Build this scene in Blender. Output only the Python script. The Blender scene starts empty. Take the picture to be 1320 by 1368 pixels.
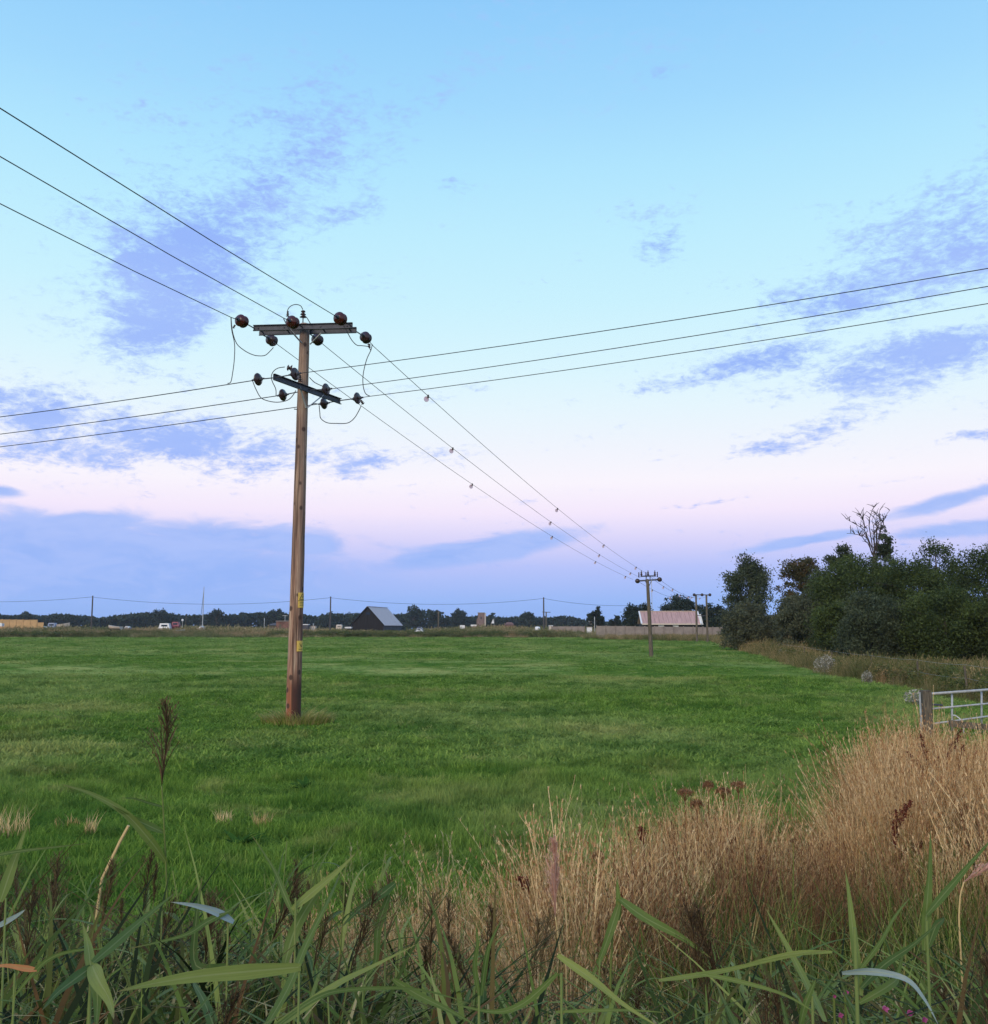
import bpy, math, random
import numpy as np
from mathutils import Vector, Matrix
S = bpy.context.scene
COL = S.collection
random.seed(7); RNG = np.random.default_rng(7)
R = math.radians

# ------------------------------------------------------------------ camera
F, CX, CY, HZ = 1320.0, 660.0, 684.0, 838.0
CAM = Vector((0, 0, 2.3))
TH = math.atan((HZ - CY) / F)
FWD = Vector((0, math.cos(TH), math.sin(TH))); UP = Vector((0, -math.sin(TH), math.cos(TH))); RT = Vector((1, 0, 0))
cd = bpy.data.cameras.new('camera'); cam = bpy.data.objects.new('camera', cd); COL.objects.link(cam)
cam.location = CAM; cam.rotation_euler = (math.pi / 2 + TH, 0, 0)
cd.sensor_fit = 'HORIZONTAL'; cd.sensor_width = 36; cd.lens = 36 * F / 1320
cd.clip_start = 0.05; cd.clip_end = 9000
S.camera = cam
S.view_settings.view_transform = 'Standard'; S.view_settings.look = 'None'
S.view_settings.exposure = 0; S.view_settings.gamma = 1; S.view_settings.use_curve_mapping = False
S.cycles.max_bounces = 6; S.cycles.transparent_max_bounces = 6

def ray(px, py): return RT * ((px - CX) / F) + FWD + UP * ((CY - py) / F)
def P(px, py, Y):                      # world point on the sight line of a pixel at ground distance Y
    r = ray(px, py); return CAM + r * (Y / r.y)
def on_plane(px, py, A, d):            # meets the upright plane through A along d
    n = Vector((d[1], -d[0], 0)); r = ray(px, py)
    return CAM + r * ((Vector(A) - CAM).dot(n) / r.dot(n))
def azel(px, py):
    r = ray(px, py).normalized()
    return math.degrees(math.atan2(r.x, r.y)), math.degrees(math.asin(r.z))
def lin(c):
    return tuple(((v / 255) / 12.92 if v / 255 <= 0.04045 else ((v / 255 + 0.055) / 1.055) ** 2.4) for v in c)

# ------------------------------------------------------------------ node helpers
class N:
    def __init__(s, tree): s.t = tree; s.n = tree.nodes; s.l = tree.links
    def put(s, sock, v):
        if v is None: return
        if isinstance(v, bpy.types.NodeSocket): s.l.new(v, sock)
        else: sock.default_value = v
    def math(s, op, a, b=None, c=None, clamp=False):
        n = s.n.new('ShaderNodeMath'); n.operation = op; n.use_clamp = clamp
        for i, v in enumerate((a, b, c)): s.put(n.inputs[i], v)
        return n.outputs[0]
    def vmath(s, op, a, b=None, scale=None):
        n = s.n.new('ShaderNodeVectorMath'); n.operation = op
        s.put(n.inputs[0], a); s.put(n.inputs[1], b)
        if scale is not None: s.put(n.inputs['Scale'], scale)
        return n.outputs[0]
    def mix(s, f, a, b, mode='MIX'):
        n = s.n.new('ShaderNodeMix'); n.data_type = 'RGBA'; n.blend_type = mode
        s.put(n.inputs[0], f)
        for i, v in ((6, a), (7, b)):
            if isinstance(v, tuple) and len(v) == 3: v = (*v, 1)
            s.put(n.inputs[i], v)
        return n.outputs[2]
    def noise(s, vec, scale, detail=4, rough=0.55, dist=0.0, lac=2.0):
        n = s.n.new('ShaderNodeTexNoise'); s.put(n.inputs['Vector'], vec)
        n.inputs['Scale'].default_value = scale; n.inputs['Detail'].default_value = detail
        n.inputs['Roughness'].default_value = rough; n.inputs['Distortion'].default_value = dist
        return n.outputs['Fac']
    def ss(s, v, lo, hi, a=0.0, b=1.0):
        n = s.n.new('ShaderNodeMapRange'); n.interpolation_type = 'SMOOTHSTEP'
        s.put(n.inputs['Value'], v)
        for k, x in (('From Min', lo), ('From Max', hi), ('To Min', a), ('To Max', b)): n.inputs[k].default_value = x
        return n.outputs[0]
    def ramp(s, v, stops):
        n = s.n.new('ShaderNodeValToRGB'); e = n.color_ramp.elements
        while len(e) > 1: e.remove(e[-1])
        e[0].position = stops[0][0]; e[0].color = (*stops[0][1], 1)
        for p, c in stops[1:]:
            x = e.new(p); x.color = (*c, 1)
        s.put(n.inputs[0], v); return n.outputs[0]
    def sep(s, v):
        n = s.n.new('ShaderNodeSeparateXYZ'); s.put(n.inputs[0], v); return n.outputs
    def comb(s, x, y, z):
        n = s.n.new('ShaderNodeCombineXYZ')
        for i, v in enumerate((x, y, z)): s.put(n.inputs[i], v)
        return n.outputs[0]

# ------------------------------------------------------------------ sky
W = bpy.data.worlds.new('World'); S.world = W; W.use_nodes = True
w = N(W.node_tree); w.n.clear()
tc = w.n.new('ShaderNodeTexCoord').outputs['Generated']
dx, dy, dz = w.sep(tc)[:3]
zc = w.math('MAXIMUM', dz, 0.0)
base = w.ramp(zc, [(0.0, lin((144, 180, 246))), (0.025, lin((154, 187, 250))), (0.06, lin((184, 197, 252))), (0.085, lin((216, 213, 252))),
                   (0.115, lin((246, 234, 254))), (0.145, lin((251, 246, 255))), (0.185, lin((240, 246, 255))), (0.22, lin((230, 247, 255))),
                   (0.255, lin((219, 246, 255))), (0.318, lin((202, 242, 255))), (0.377, lin((190, 237, 255))), (0.434, lin((176, 229, 255))),
                   (0.486, lin((161, 217, 254))), (0.56, lin((144, 204, 251))), (1.0, lin((90, 150, 226)))])
az = w.math('MULTIPLY', w.math('ARCTAN2', dx, dy), 180 / math.pi)
el = w.math('MULTIPLY', w.math('ARCSINE', dz), 180 / math.pi)
# cloud sheet coordinates: the direction met with a level layer overhead
den = w.math('ADD', w.math('MAXIMUM', dz, 0.0), 0.10)
cp = w.comb(w.math('DIVIDE', dx, den), w.math('DIVIDE', dy, den), 0.0)
turn = w.n.new('ShaderNodeVectorRotate'); turn.inputs['Angle'].default_value = R(-35); w.put(turn.inputs['Vector'], cp)
st = w.vmath('MULTIPLY', turn.outputs[0], (1.0, 0.6, 1.0))
n_lo = w.noise(st, 3.6, 8, 0.66, 0.45)
n_hi = w.noise(w.comb(w.math('MULTIPLY', az, .55), w.math('MULTIPLY', el, 1.25), 7.0), 0.85, 8, 0.66, 0.7)
n_fi = w.noise(w.comb(w.math('MULTIPLY', az, .8), w.math('MULTIPLY', el, 1.7), 11.0), 1.9, 7, 0.68, 0.5)
nf = w.math('ADD', w.math('ADD', w.math('MULTIPLY', n_lo, .42), w.math('MULTIPLY', n_hi, .28)), w.math('MULTIPLY', n_fi, .30))
nb = w.noise(cp, 1.1, 4, 0.5, 0.2)
nm = w.noise(w.comb(w.math('MULTIPLY', az, 0.5), w.math('MULTIPLY', el, 1.4), 3.0), 0.55, 7, 0.6, 0.5)
def patch(px, py, rx, ry, rot, amp):
    a0, e0 = azel(px, py); k = 23.0
    c, s_ = math.cos(R(rot)), math.sin(R(rot))
    u = w.math('SUBTRACT', az, a0); v = w.math('SUBTRACT', el, e0)
    p = w.math('ADD', w.math('MULTIPLY', u, c * k / rx), w.math('MULTIPLY', v, s_ * k / rx))
    q = w.math('ADD', w.math('MULTIPLY', u, -s_ * k / ry), w.math('MULTIPLY', v, c * k / ry))
    r2 = w.math('ADD', w.math('MULTIPLY', p, p), w.math('MULTIPLY', q, q))
    g = w.math('MULTIPLY', w.math('EXPONENT', w.math('MULTIPLY', r2, -1.0)), amp)
    return g
def gather(lst):
    o = None
    for p in lst:
        g = patch(*p); o = g if o is None else w.math('MAXIMUM', o, g)
    return o
upper = gather([(330, 275, 240, 80, 33, 1.15), (210, 425, 90, 60, 20, 1.25), (250, 335, 125, 75, 25, 1.35), (400, 215, 130, 50, 15, 1.1), (455, 285, 70, 24, 10, .95), (170, 300, 120, 40, 0, .5),
                (30, 550, 120, 50, -12, 1.1), (80, 600, 120, 30, -8, 1.0), (255, 590, 180, 42, -4, 1.1), (480, 620, 80, 18, 12, .95),
                (1290, 330, 190, 80, 15, .78), (1130, 400, 170, 45, 14, .85), (1260, 465, 150, 36, 0, 1.0), (1010, 482, 140, 24, 10, 1.05), (1180, 505, 120, 26, 0, .95),
                (1100, 575, 60, 22, 12, .95), (1035, 598, 50, 12, 5, .95), (885, 330, 40, 26, 0, .95), (605, 245, 26, 12, 0, .62), (880, 100, 26, 12, 0, .5), (1300, 580, 40, 6, -5, .8)])
lower = gather([(60, 745, 420, 55, -3, 1.5), (330, 720, 230, 26, -3, 1.1), (1270, 668, 110, 13, 12, 1.1), (1290, 706, 170, 12, 5, 1.05), (1080, 722, 110, 8, 9, 1.1),
                (640, 735, 175, 19, 9, 1.3), (110, 700, 90, 20, 5, 1.2), (0, 655, 40, 10, -5, 1.1)])
# away from the photographed part of the sky the cloud simply goes on in broken patches
inv = w.ss(w.math('ABSOLUTE', az), 30, 45)
wide = w.math('MULTIPLY', w.math('MAXIMUM', inv, w.ss(el, 36, 48)), w.math('MULTIPLY', w.ss(nb, 0.45, 0.62), 0.95))
mu = w.ss(w.math('ADD', w.math('MAXIMUM', upper, wide), w.math('MULTIPLY', w.math('SUBTRACT', nf, 0.5), 5.6)), 0.25, 1.25)
ml = w.ss(w.math('ADD', lower, w.math('MULTIPLY', w.math('SUBTRACT', nm, 0.5), 1.5)), 0.36, 0.98)
c_up = w.mix(w.ss(nb, .35, .65), lin((144, 176, 251)), lin((160, 188, 253)))
sky = w.mix(w.math('MULTIPLY', mu, 0.92), base, c_up)
sky = w.mix(w.math('MULTIPLY', w.ss(nf, .5, .8), w.ss(el, 5, 20, 0.0, 0.12)), sky, (1, 1, 1))
sky = w.mix(w.math('MULTIPLY', ml, 0.88), sky, w.mix(w.ss(nm, .35, .65), lin((148, 182, 249)), lin((166, 192, 252))))
bg = w.n.new('ShaderNodeBackground'); w.put(bg.inputs[0], sky); bg.inputs[1].default_value = 1.0
wo = w.n.new('ShaderNodeOutputWorld'); w.l.new(bg.outputs[0], wo.inputs[0])
# last warm glow of dusk, low behind the photographer
sd = bpy.data.lights.new('sun', 'SUN'); sd.energy = 2.3; sd.angle = R(40); sd.color = (1.0, 0.80, 0.58)
so = bpy.data.objects.new('sun', sd); COL.objects.link(so)
so.rotation_euler = Vector((0.45, 1.0, -0.58)).to_track_quat('-Z', 'Y').to_euler()

# ------------------------------------------------------------------ materials
def mat(name):
    m = bpy.data.materials.new(name); m.use_nodes = True; g = N(m.node_tree); g.n.clear()
    out = g.n.new('ShaderNodeOutputMaterial'); return m, g, out
def solid(name, c, rough=0.6, metal=0.0, var=0.15, scale=3.0, bump=0.0, c2=None, space='Object', stretch=(1, 1, 1)):
    m, g, out = mat(name)
    b = g.n.new('ShaderNodeBsdfPrincipled'); co = g.n.new('ShaderNodeTexCoord').outputs[space]
    co = g.vmath('MULTIPLY', co, stretch)
    nz = g.noise(co, scale, 6, 0.6)
    c2 = c2 or tuple(v * (1 - var * 2) for v in c)
    g.put(b.inputs['Base Color'], g.mix(g.ss(nz, 0.35, 0.65), c, c2))
    b.inputs['Roughness'].default_value = rough; b.inputs['Metallic'].default_value = metal
    if bump:
        bp = g.n.new('ShaderNodeBump'); bp.inputs['Strength'].default_value = bump; bp.inputs['Distance'].default_value = 0.02
        g.put(bp.inputs['Height'], g.noise(co, scale * 4, 5, 0.6)); g.l.new(bp.outputs[0], b.inputs['Normal'])
    g.l.new(b.outputs[0], out.inputs[0]); return m
def leafy(name, cols, trans=0.3, posscale=0.0, poscol=None, rough=0.65, gloss=0.25, rnd=0.25, root=None):
    """cols: colours along the per-blade tint attribute; root: colour near the blade's foot"""
    m, g, out = mat(name)
    at = g.n.new('ShaderNodeAttribute'); at.attribute_name = 'tint'
    oi = g.n.new('ShaderNodeObjectInfo').outputs['Random']
    f = g.math('ADD', at.outputs['Fac'], g.math('MULTIPLY', g.math('SUBTRACT', oi, 0.5), rnd), clamp=True)
    c = g.ramp(f, [(i / max(1, len(cols) - 1), k) for i, k in enumerate(cols)])
    if poscol:
        ps = g.n.new('ShaderNodeNewGeometry').outputs['Position']
        for (sc, lo, hi, k, amt) in poscol:
            c = g.mix(g.ss(g.noise(g.vmath('MULTIPLY', ps, (1, 1, 0)), sc, 5, 0.55), lo, hi, 0, amt), c, k)
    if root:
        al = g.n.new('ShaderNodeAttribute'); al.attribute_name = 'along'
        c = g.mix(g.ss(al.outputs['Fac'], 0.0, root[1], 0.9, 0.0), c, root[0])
    b = g.n.new('ShaderNodeBsdfPrincipled'); g.put(b.inputs['Base Color'], c)
    b.inputs['Roughness'].default_value = rough; b.inputs['Specular IOR Level'].default_value = gloss
    t = g.n.new('ShaderNodeBsdfTranslucent'); g.put(t.inputs[0], c)
    mx = g.n.new('ShaderNodeMixShader'); mx.inputs[0].default_value = trans
    g.l.new(b.outputs[0], mx.inputs[1]); g.l.new(t.outputs[0], mx.inputs[2]); g.l.new(mx.outputs[0], out.inputs[0])
    return m
M = {}
HAZE = 0.00011
G_A, G_B, G_C = (0.095, 0.185, 0.028), (0.175, 0.300, 0.045), (0.275, 0.400, 0.075)
YEL = (0.42, 0.42, 0.14)
POS = [(0.07, .44, .60, (0.30, 0.38, 0.11), .8), (0.30, .50, .62, (0.060, 0.165, 0.024), .55), (1.6, .48, .60, (0.055, 0.125, 0.022), .55), (0.13, .52, .64, YEL, .6), (.9, .56, .68, YEL, .5)]
M['grass'] = leafy('pasture_grass', [G_A, G_B, G_C], 0.35, poscol=POS, gloss=0.08, rough=.8, rnd=0.3)
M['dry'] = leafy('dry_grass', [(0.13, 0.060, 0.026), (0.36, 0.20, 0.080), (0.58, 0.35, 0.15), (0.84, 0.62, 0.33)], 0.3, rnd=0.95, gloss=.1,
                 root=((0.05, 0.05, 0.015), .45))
M['seed'] = leafy('dry_seed_head', [(0.30, 0.13, 0.06), (0.60, 0.36, 0.165), (0.86, 0.65, 0.37)], 0.3, rnd=0.5)
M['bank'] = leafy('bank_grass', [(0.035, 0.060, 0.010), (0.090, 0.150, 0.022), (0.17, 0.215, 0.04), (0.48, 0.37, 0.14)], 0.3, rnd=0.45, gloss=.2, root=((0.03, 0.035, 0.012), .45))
M['litter'] = leafy('dead_litter', [(0.05, 0.03, 0.018), (0.12, 0.07, 0.035), (0.28, 0.17, 0.08), (0.50, 0.36, 0.18)], 0.15, rnd=0.5, gloss=.1)
M['rough'] = leafy('rough_growth', [(0.065, 0.090, 0.025), (0.15, 0.16, 0.055), (0.34, 0.25, 0.12), (0.56, 0.40, 0.22)], 0.25, rnd=0.5, gloss=.1,
                   poscol=[(0.12, .45, .60, (0.075, 0.105, 0.028), .7), (0.35, .55, .68, (0.42, 0.24, 0.13), .45)])
M['farrough'] = leafy('marsh_growth', [(0.06, 0.09, 0.028), (0.20, 0.21, 0.08), (0.42, 0.33, 0.17), (0.68, 0.52, 0.32)], 0.2, rnd=0.5, gloss=.1,
                   poscol=[(0.03, .42, .58, (0.075, 0.120, 0.035), .65), (0.10, .50, .62, (0.48, 0.33, 0.20), .7)])
M['reedleaf'] = leafy('reed_leaf', [(0.085, 0.150, 0.045), (0.125, 0.195, 0.055), (0.175, 0.245, 0.070), (0.26, 0.32, 0.085)], 0.35, gloss=.22, rough=.55, rnd=.6)
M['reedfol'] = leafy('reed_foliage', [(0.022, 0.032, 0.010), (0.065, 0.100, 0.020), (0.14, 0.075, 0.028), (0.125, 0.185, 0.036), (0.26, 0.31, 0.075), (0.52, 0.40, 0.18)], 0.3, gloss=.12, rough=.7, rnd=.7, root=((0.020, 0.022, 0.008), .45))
M['reedblue'] = leafy('reed_leaf_pale', [(0.26, 0.36, 0.42), (0.30, 0.42, 0.50)], 0.1, gloss=.6, rough=.35)
M['reeddry'] = leafy('reed_leaf_dead', [(0.60, 0.22, 0.07), (0.62, 0.27, 0.09)], 0.3)
M['stem'] = leafy('reed_stem', [(0.13, 0.17, 0.04), (0.20, 0.19, 0.05)], 0.0, rnd=.4)
M['rust'] = leafy('rusty_stem', [(0.08, 0.035, 0.020), (0.19, 0.095, 0.048), (0.34, 0.20, 0.10)], .15, gloss=.1, rnd=.6)
M['docklf'] = leafy('dock_leaf', [(0.03, 0.085, 0.015), (0.07, 0.16, 0.03)], .3, gloss=.05, rough=.9)
M['straw'] = leafy('straw_stem', [(0.60, 0.44, 0.20), (0.7, 0.55, 0.3)], 0.1)
M['panicle'] = leafy('reed_panicle', [(0.055, 0.035, 0.020), (0.11, 0.070, 0.036), (0.19, 0.135, 0.065)], 0.25, rnd=.7, gloss=.1)
M['panpink'] = leafy('pale_panicle', [(0.50, 0.26, 0.19), (0.66, 0.42, 0.33)], 0.3)
M['dock'] = leafy('dock_seed', [(0.085, 0.018, 0.012), (0.17, 0.045, 0.025)], 0.1)
M['umbel'] = leafy('umbel_seed', [(0.17, 0.080, 0.035), (0.28, 0.15, 0.075)], 0.1)
M['pink'] = leafy('willowherb_petal', [(0.42, 0.06, 0.22), (0.55, 0.15, 0.34)], 0.3)
M['fluff'] = leafy('pale_fluff', [(0.12, 0.12, 0.07), (0.30, 0.27, 0.21), (0.60, 0.55, 0.48)], 0.3)
M['tree_a'] = leafy('willow_foliage', [(0.0200, 0.0323, 0.0092), (0.0501, 0.0732, 0.0185), (0.1040, 0.1386, 0.0323)], 0.25, rnd=0.1)
M['tree_b'] = leafy('grey_willow_foliage', [(0.0434, 0.0486, 0.0260), (0.0955, 0.1058, 0.0573), (0.1649, 0.1779, 0.0998)], 0.25, rnd=0.1)
M['tree_c'] = leafy('poplar_foliage', [(0.0252, 0.0353, 0.0185), (0.0546, 0.0714, 0.0353), (0.1050, 0.1260, 0.0655)], 0.25, rnd=0.1)
M['tree_d'] = leafy('browning_foliage', [(0.13, 0.072, 0.030), (0.060, 0.060, 0.024), (0.10, 0.10, 0.042)], 0.25, rnd=0.1)
M['tree_far'] = leafy('far_foliage', [(0.0098, 0.0182, 0.0126), (0.0182, 0.0308, 0.0182), (0.0294, 0.0462, 0.0238)], 0.2, rnd=0.25)
M['bark'] = solid('bark', (0.09, 0.075, 0.06), 0.9, var=.3, scale=4, bump=.6)
M['deadwood'] = solid('deadwood', (0.055, 0.042, 0.036), 0.9, var=.2, scale=4)
M['steel'] = solid('galvanised_steel', (0.44, 0.45, 0.46), 0.55, 0.3, var=.12, scale=8)
M['darksteel'] = solid('weathered_steel', (0.065, 0.070, 0.095), 0.6, 0.3, var=.15, scale=10)
M['wire'] = solid('conductor', (0.035, 0.035, 0.045), 0.5, 0.3)
M['brown'] = solid('brown_porcelain', (0.065, 0.014, 0.010), 0.22, 0, var=.1, scale=20)
M['greyins'] = solid('dark_porcelain', (0.045, 0.022, 0.022), 0.25, 0, var=.1, scale=20)
M['white'] = solid('white_paint', (0.72, 0.72, 0.74), 0.45, var=.05)
M['offwhite'] = solid('cream_paint', (0.62, 0.52, 0.44), 0.6, var=.08)
M['glass'] = solid('dark_glass', (0.02, 0.03, 0.05), 0.1, var=.0)
M['blue'] = solid('blue_paint', (0.18, 0.24, 0.40), 0.4, var=.1)
M['maroon'] = solid('maroon_paint', (0.22, 0.035, 0.07), 0.5, var=.1)
M['rubber'] = solid('rubber', (0.02, 0.02, 0.02), 0.8)
M['diverter'] = solid('diverter_plastic', (0.75, 0.58, 0.68), 0.3, var=.05)
M['tar'] = solid('tarred_boards', (0.012, 0.010, 0.014), 0.85, var=.35, scale=2, stretch=(6, 6, .4))
M['greywall'] = solid('grey_boards', (0.075, 0.075, 0.095), 0.85, var=.2, scale=2, stretch=(6, 6, .4))
M['zinc'] = solid('grey_sheet_roof', (0.52, 0.44, 0.46), 0.6, 0.0, var=.08, scale=1.5, stretch=(3, 1, 1))
M['pinkroof'] = solid('faded_red_sheet', (0.50, 0.31, 0.28), 0.6, var=.12, scale=1.2, stretch=(5, .4, .4))
M['conc'] = solid('concrete', (0.25, 0.21, 0.19), 0.9, var=.12, scale=1.2, bump=.3)
M['tanboard'] = solid('tan_boards', (0.52, 0.33, 0.16), 0.85, var=.12, scale=.8)
M['stone'] = solid('flint_stone', (0.25, 0.165, 0.145), 0.9, var=.25, scale=1.0)
M['brick'] = solid('old_brick', (0.22, 0.11, 0.09), 0.9, var=.25, scale=1.0)
M['timber'] = solid('gate_timber', (0.16, 0.13, 0.095), 0.9, var=.3, scale=5, bump=.8, stretch=(6, 6, .7))
M['farpole'] = solid('grey_pole_wood', (0.085, 0.075, 0.080), 0.9, var=.1)
M['soil'] = solid('bank_soil', (0.030, 0.032, 0.014), 1.0, var=.3, scale=4, bump=.8)
M['yellow'] = solid('yellow_plate', (0.80, 0.52, 0.10), 0.45, var=.08, scale=30)
M['black'] = solid('black_print', (0.015, 0.015, 0.015), 0.6)

def ground_mat(name, base_cols, poscol, bump=0.6, fine=9.0):
    m, g, out = mat(name); ps = g.n.new('ShaderNodeNewGeometry').outputs['Position']
    flat = g.vmath('MULTIPLY', ps, (1, 1, 0))
    c = g.ramp(g.noise(flat, fine, 8, 0.7), [(0.25, base_cols[0]), (0.5, base_cols[1]), (0.75, base_cols[2])])
    for (sc, lo, hi, k, amt) in poscol:
        c = g.mix(g.ss(g.noise(flat, sc, 5, 0.55), lo, hi, 0, amt), c, k)
    b = g.n.new('ShaderNodeBsdfDiffuse'); g.put(b.inputs[0], c)
    bp = g.n.new('ShaderNodeBump'); bp.inputs['Strength'].default_value = bump; bp.inputs['Distance'].default_value = 0.12
    g.put(bp.inputs['Height'], g.noise(flat, 2.2, 8, 0.7)); g.l.new(bp.outputs[0], b.inputs['Normal'])
    g.l.new(b.outputs[0], out.inputs[0]); return m
M['pasture'] = ground_mat('pasture_turf', (tuple(v * .62 for v in G_A), tuple(v * .62 for v in G_B), tuple(v * .62 for v in G_C)), POS, 1.0, 3.0)
M['marsh'] = ground_mat('marsh_ground', ((0.04, 0.05, 0.02), (0.10, 0.09, 0.045), (0.18, 0.14, 0.08)),
                        [(0.02, .45, .6, (0.05, 0.08, 0.025), .7)], 1.0, 1.2)

def pole_mat():
    m, g, out = mat('weathered_pole_wood')
    co = g.n.new('ShaderNodeTexCoord').outputs['Object']; x, y, z = g.sep(co)[:3]
    gr = g.noise(g.vmath('MULTIPLY', co, (16, 16, .55)), 1.0, 9, 0.68)
    big = g.noise(g.vmath('MULTIPLY', co, (3, 3, .5)), 1.0, 4, 0.6)
    c = g.ramp(gr, [(0.38, (0.030, 0.014, 0.011)), (0.455, (0.17, 0.085, 0.055)), (0.53, (0.35, 0.205, 0.140)), (0.66, (0.52, 0.38, 0.27))])
    c = g.mix(g.ss(big, .42, .62, 0, .65), c, (0.17, 0.075, 0.058))
    c = g.mix(g.ss(z, 1.5, 7.5, .0, .35), c, (0.36, 0.28, 0.21))
    c = g.mix(g.math('MULTIPLY', g.ss(z, 1.7, .5), g.ss(big, .35, .6, .45, .9)), c, (0.30, 0.095, 0.04))
    # tarry stain at the foot, on the camera's right
    stn = g.math('MULTIPLY', g.ss(z, 1.45, .8), g.ss(g.math('ADD', x, g.math('MULTIPLY', g.math('SUBTRACT', gr, .5), .22)), -0.02, .05))
    c = g.mix(g.math('MULTIPLY', stn, .85), c, (0.030, 0.012, 0.012))
    # pale flaked streak on the left
    fl = g.math('MULTIPLY', g.ss(x, -0.10, -0.14), g.ss(g.noise(g.vmath('MULTIPLY', co, (9, 9, 1.6)), 1, 4, .6), .45, .6, 0, .6))
    c = g.mix(g.math('MULTIPLY', fl, g.ss(z, 5, 3)), c, (0.44, 0.38, 0.30))
    for sc_, lo_ in ((11, .595), (19, .60)):      # long drying cracks
        ck = g.noise(g.vmath('MULTIPLY', co, (sc_, sc_, .30)), 1.0, 3, .5)
        c = g.mix(g.ss(ck, lo_, lo_ + .035, 0, .6), c, (0.05, 0.024, 0.016))
    kn = g.n.new('ShaderNodeTexVoronoi'); g.put(kn.inputs['Vector'], g.vmath('MULTIPLY', co, (4, 4, 3.2))); kn.inputs['Scale'].default_value = 1.0
    c = g.mix(g.ss(kn.outputs['Distance'], .26, .14, 0, .9), c, (0.05, 0.025, 0.02))
    b = g.n.new('ShaderNodeBsdfPrincipled'); g.put(b.inputs['Base Color'], c); b.inputs['Roughness'].default_value = .85
    bp = g.n.new('ShaderNodeBump'); bp.inputs['Strength'].default_value = .8; bp.inputs['Distance'].default_value = .02
    g.put(bp.inputs['Height'], gr); g.l.new(bp.outputs[0], b.inputs['Normal']); g.l.new(b.outputs[0], out.inputs[0]); return m
M['pole'] = pole_mat()

def leaf_mat(name, cols, tip, trans=.35, gloss=.25, rough=.5):
    m, g, out = mat(name)
    def at(n_): x = g.n.new('ShaderNodeAttribute'); x.attribute_name = n_; return x.outputs['Fac']
    oi = g.n.new('ShaderNodeObjectInfo').outputs['Random']; ac, al = at('across'), at('along')
    f = g.math('ADD', at('tint'), g.math('MULTIPLY', g.math('SUBTRACT', oi, 0.5), .5), clamp=True)
    c = g.ramp(f, [(i / (len(cols) - 1), k) for i, k in enumerate(cols)])
    co = g.comb(g.math('MULTIPLY', ac, 7.0), g.math('MULTIPLY', al, 1.6), g.math('MULTIPLY', oi, 40.0))
    v = g.noise(co, 1.6, 4, .7)
    c = g.mix(g.ss(v, .38, .62, 0, .42), c, g.mix(.5, c, (0.02, 0.05, 0.012)))
    c = g.mix(g.ss(g.math('ABSOLUTE', ac), .16, .04, 0, .5), c, (0.30, 0.34, 0.14))            # midrib
    sp = g.noise(g.comb(g.math('MULTIPLY', ac, 1.2), g.math('MULTIPLY', al, 7.0), g.math('MULTIPLY', oi, 90.0)), 1.4, 5, .65)
    c = g.mix(g.ss(sp, .62, .72, 0, .75), c, tip)
    c = g.mix(g.ss(g.math('ADD', al, g.math('MULTIPLY', sp, .35)), 1.02, 1.2, 0, .8), c, tip)
    b = g.n.new('ShaderNodeBsdfPrincipled'); g.put(b.inputs['Base Color'], c); b.inputs['Roughness'].default_value = rough; b.inputs['Specular IOR Level'].default_value = gloss
    bp = g.n.new('ShaderNodeBump'); bp.inputs['Strength'].default_value = .5; bp.inputs['Distance'].default_value = .002; g.put(bp.inputs['Height'], v); g.l.new(bp.outputs[0], b.inputs['Normal'])
    t = g.n.new('ShaderNodeBsdfTranslucent'); g.put(t.inputs[0], c)
    mx = g.n.new('ShaderNodeMixShader'); mx.inputs[0].default_value = trans
    g.l.new(b.outputs[0], mx.inputs[1]); g.l.new(t.outputs[0], mx.inputs[2]); g.l.new(mx.outputs[0], out.inputs[0]); return m
M['reedleaf'] = leaf_mat('reed_leaf', [(0.070, 0.125, 0.028), (0.12, 0.185, 0.038), (0.19, 0.25, 0.055), (0.31, 0.35, 0.085)], (0.24, 0.17, 0.07))
M['reedblue'] = leaf_mat('reed_leaf_painted_sheen', [(0.20, 0.28, 0.27), (0.27, 0.36, 0.38)], (0.20, 0.20, 0.12), .15, .7, .3)  # pale bluish sky sheen is painted into the leaf colour
M['reeddry'] = leaf_mat('reed_leaf_dead', [(0.50, 0.20, 0.08), (0.60, 0.30, 0.13)], (0.22, 0.12, 0.05), .3)

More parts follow.
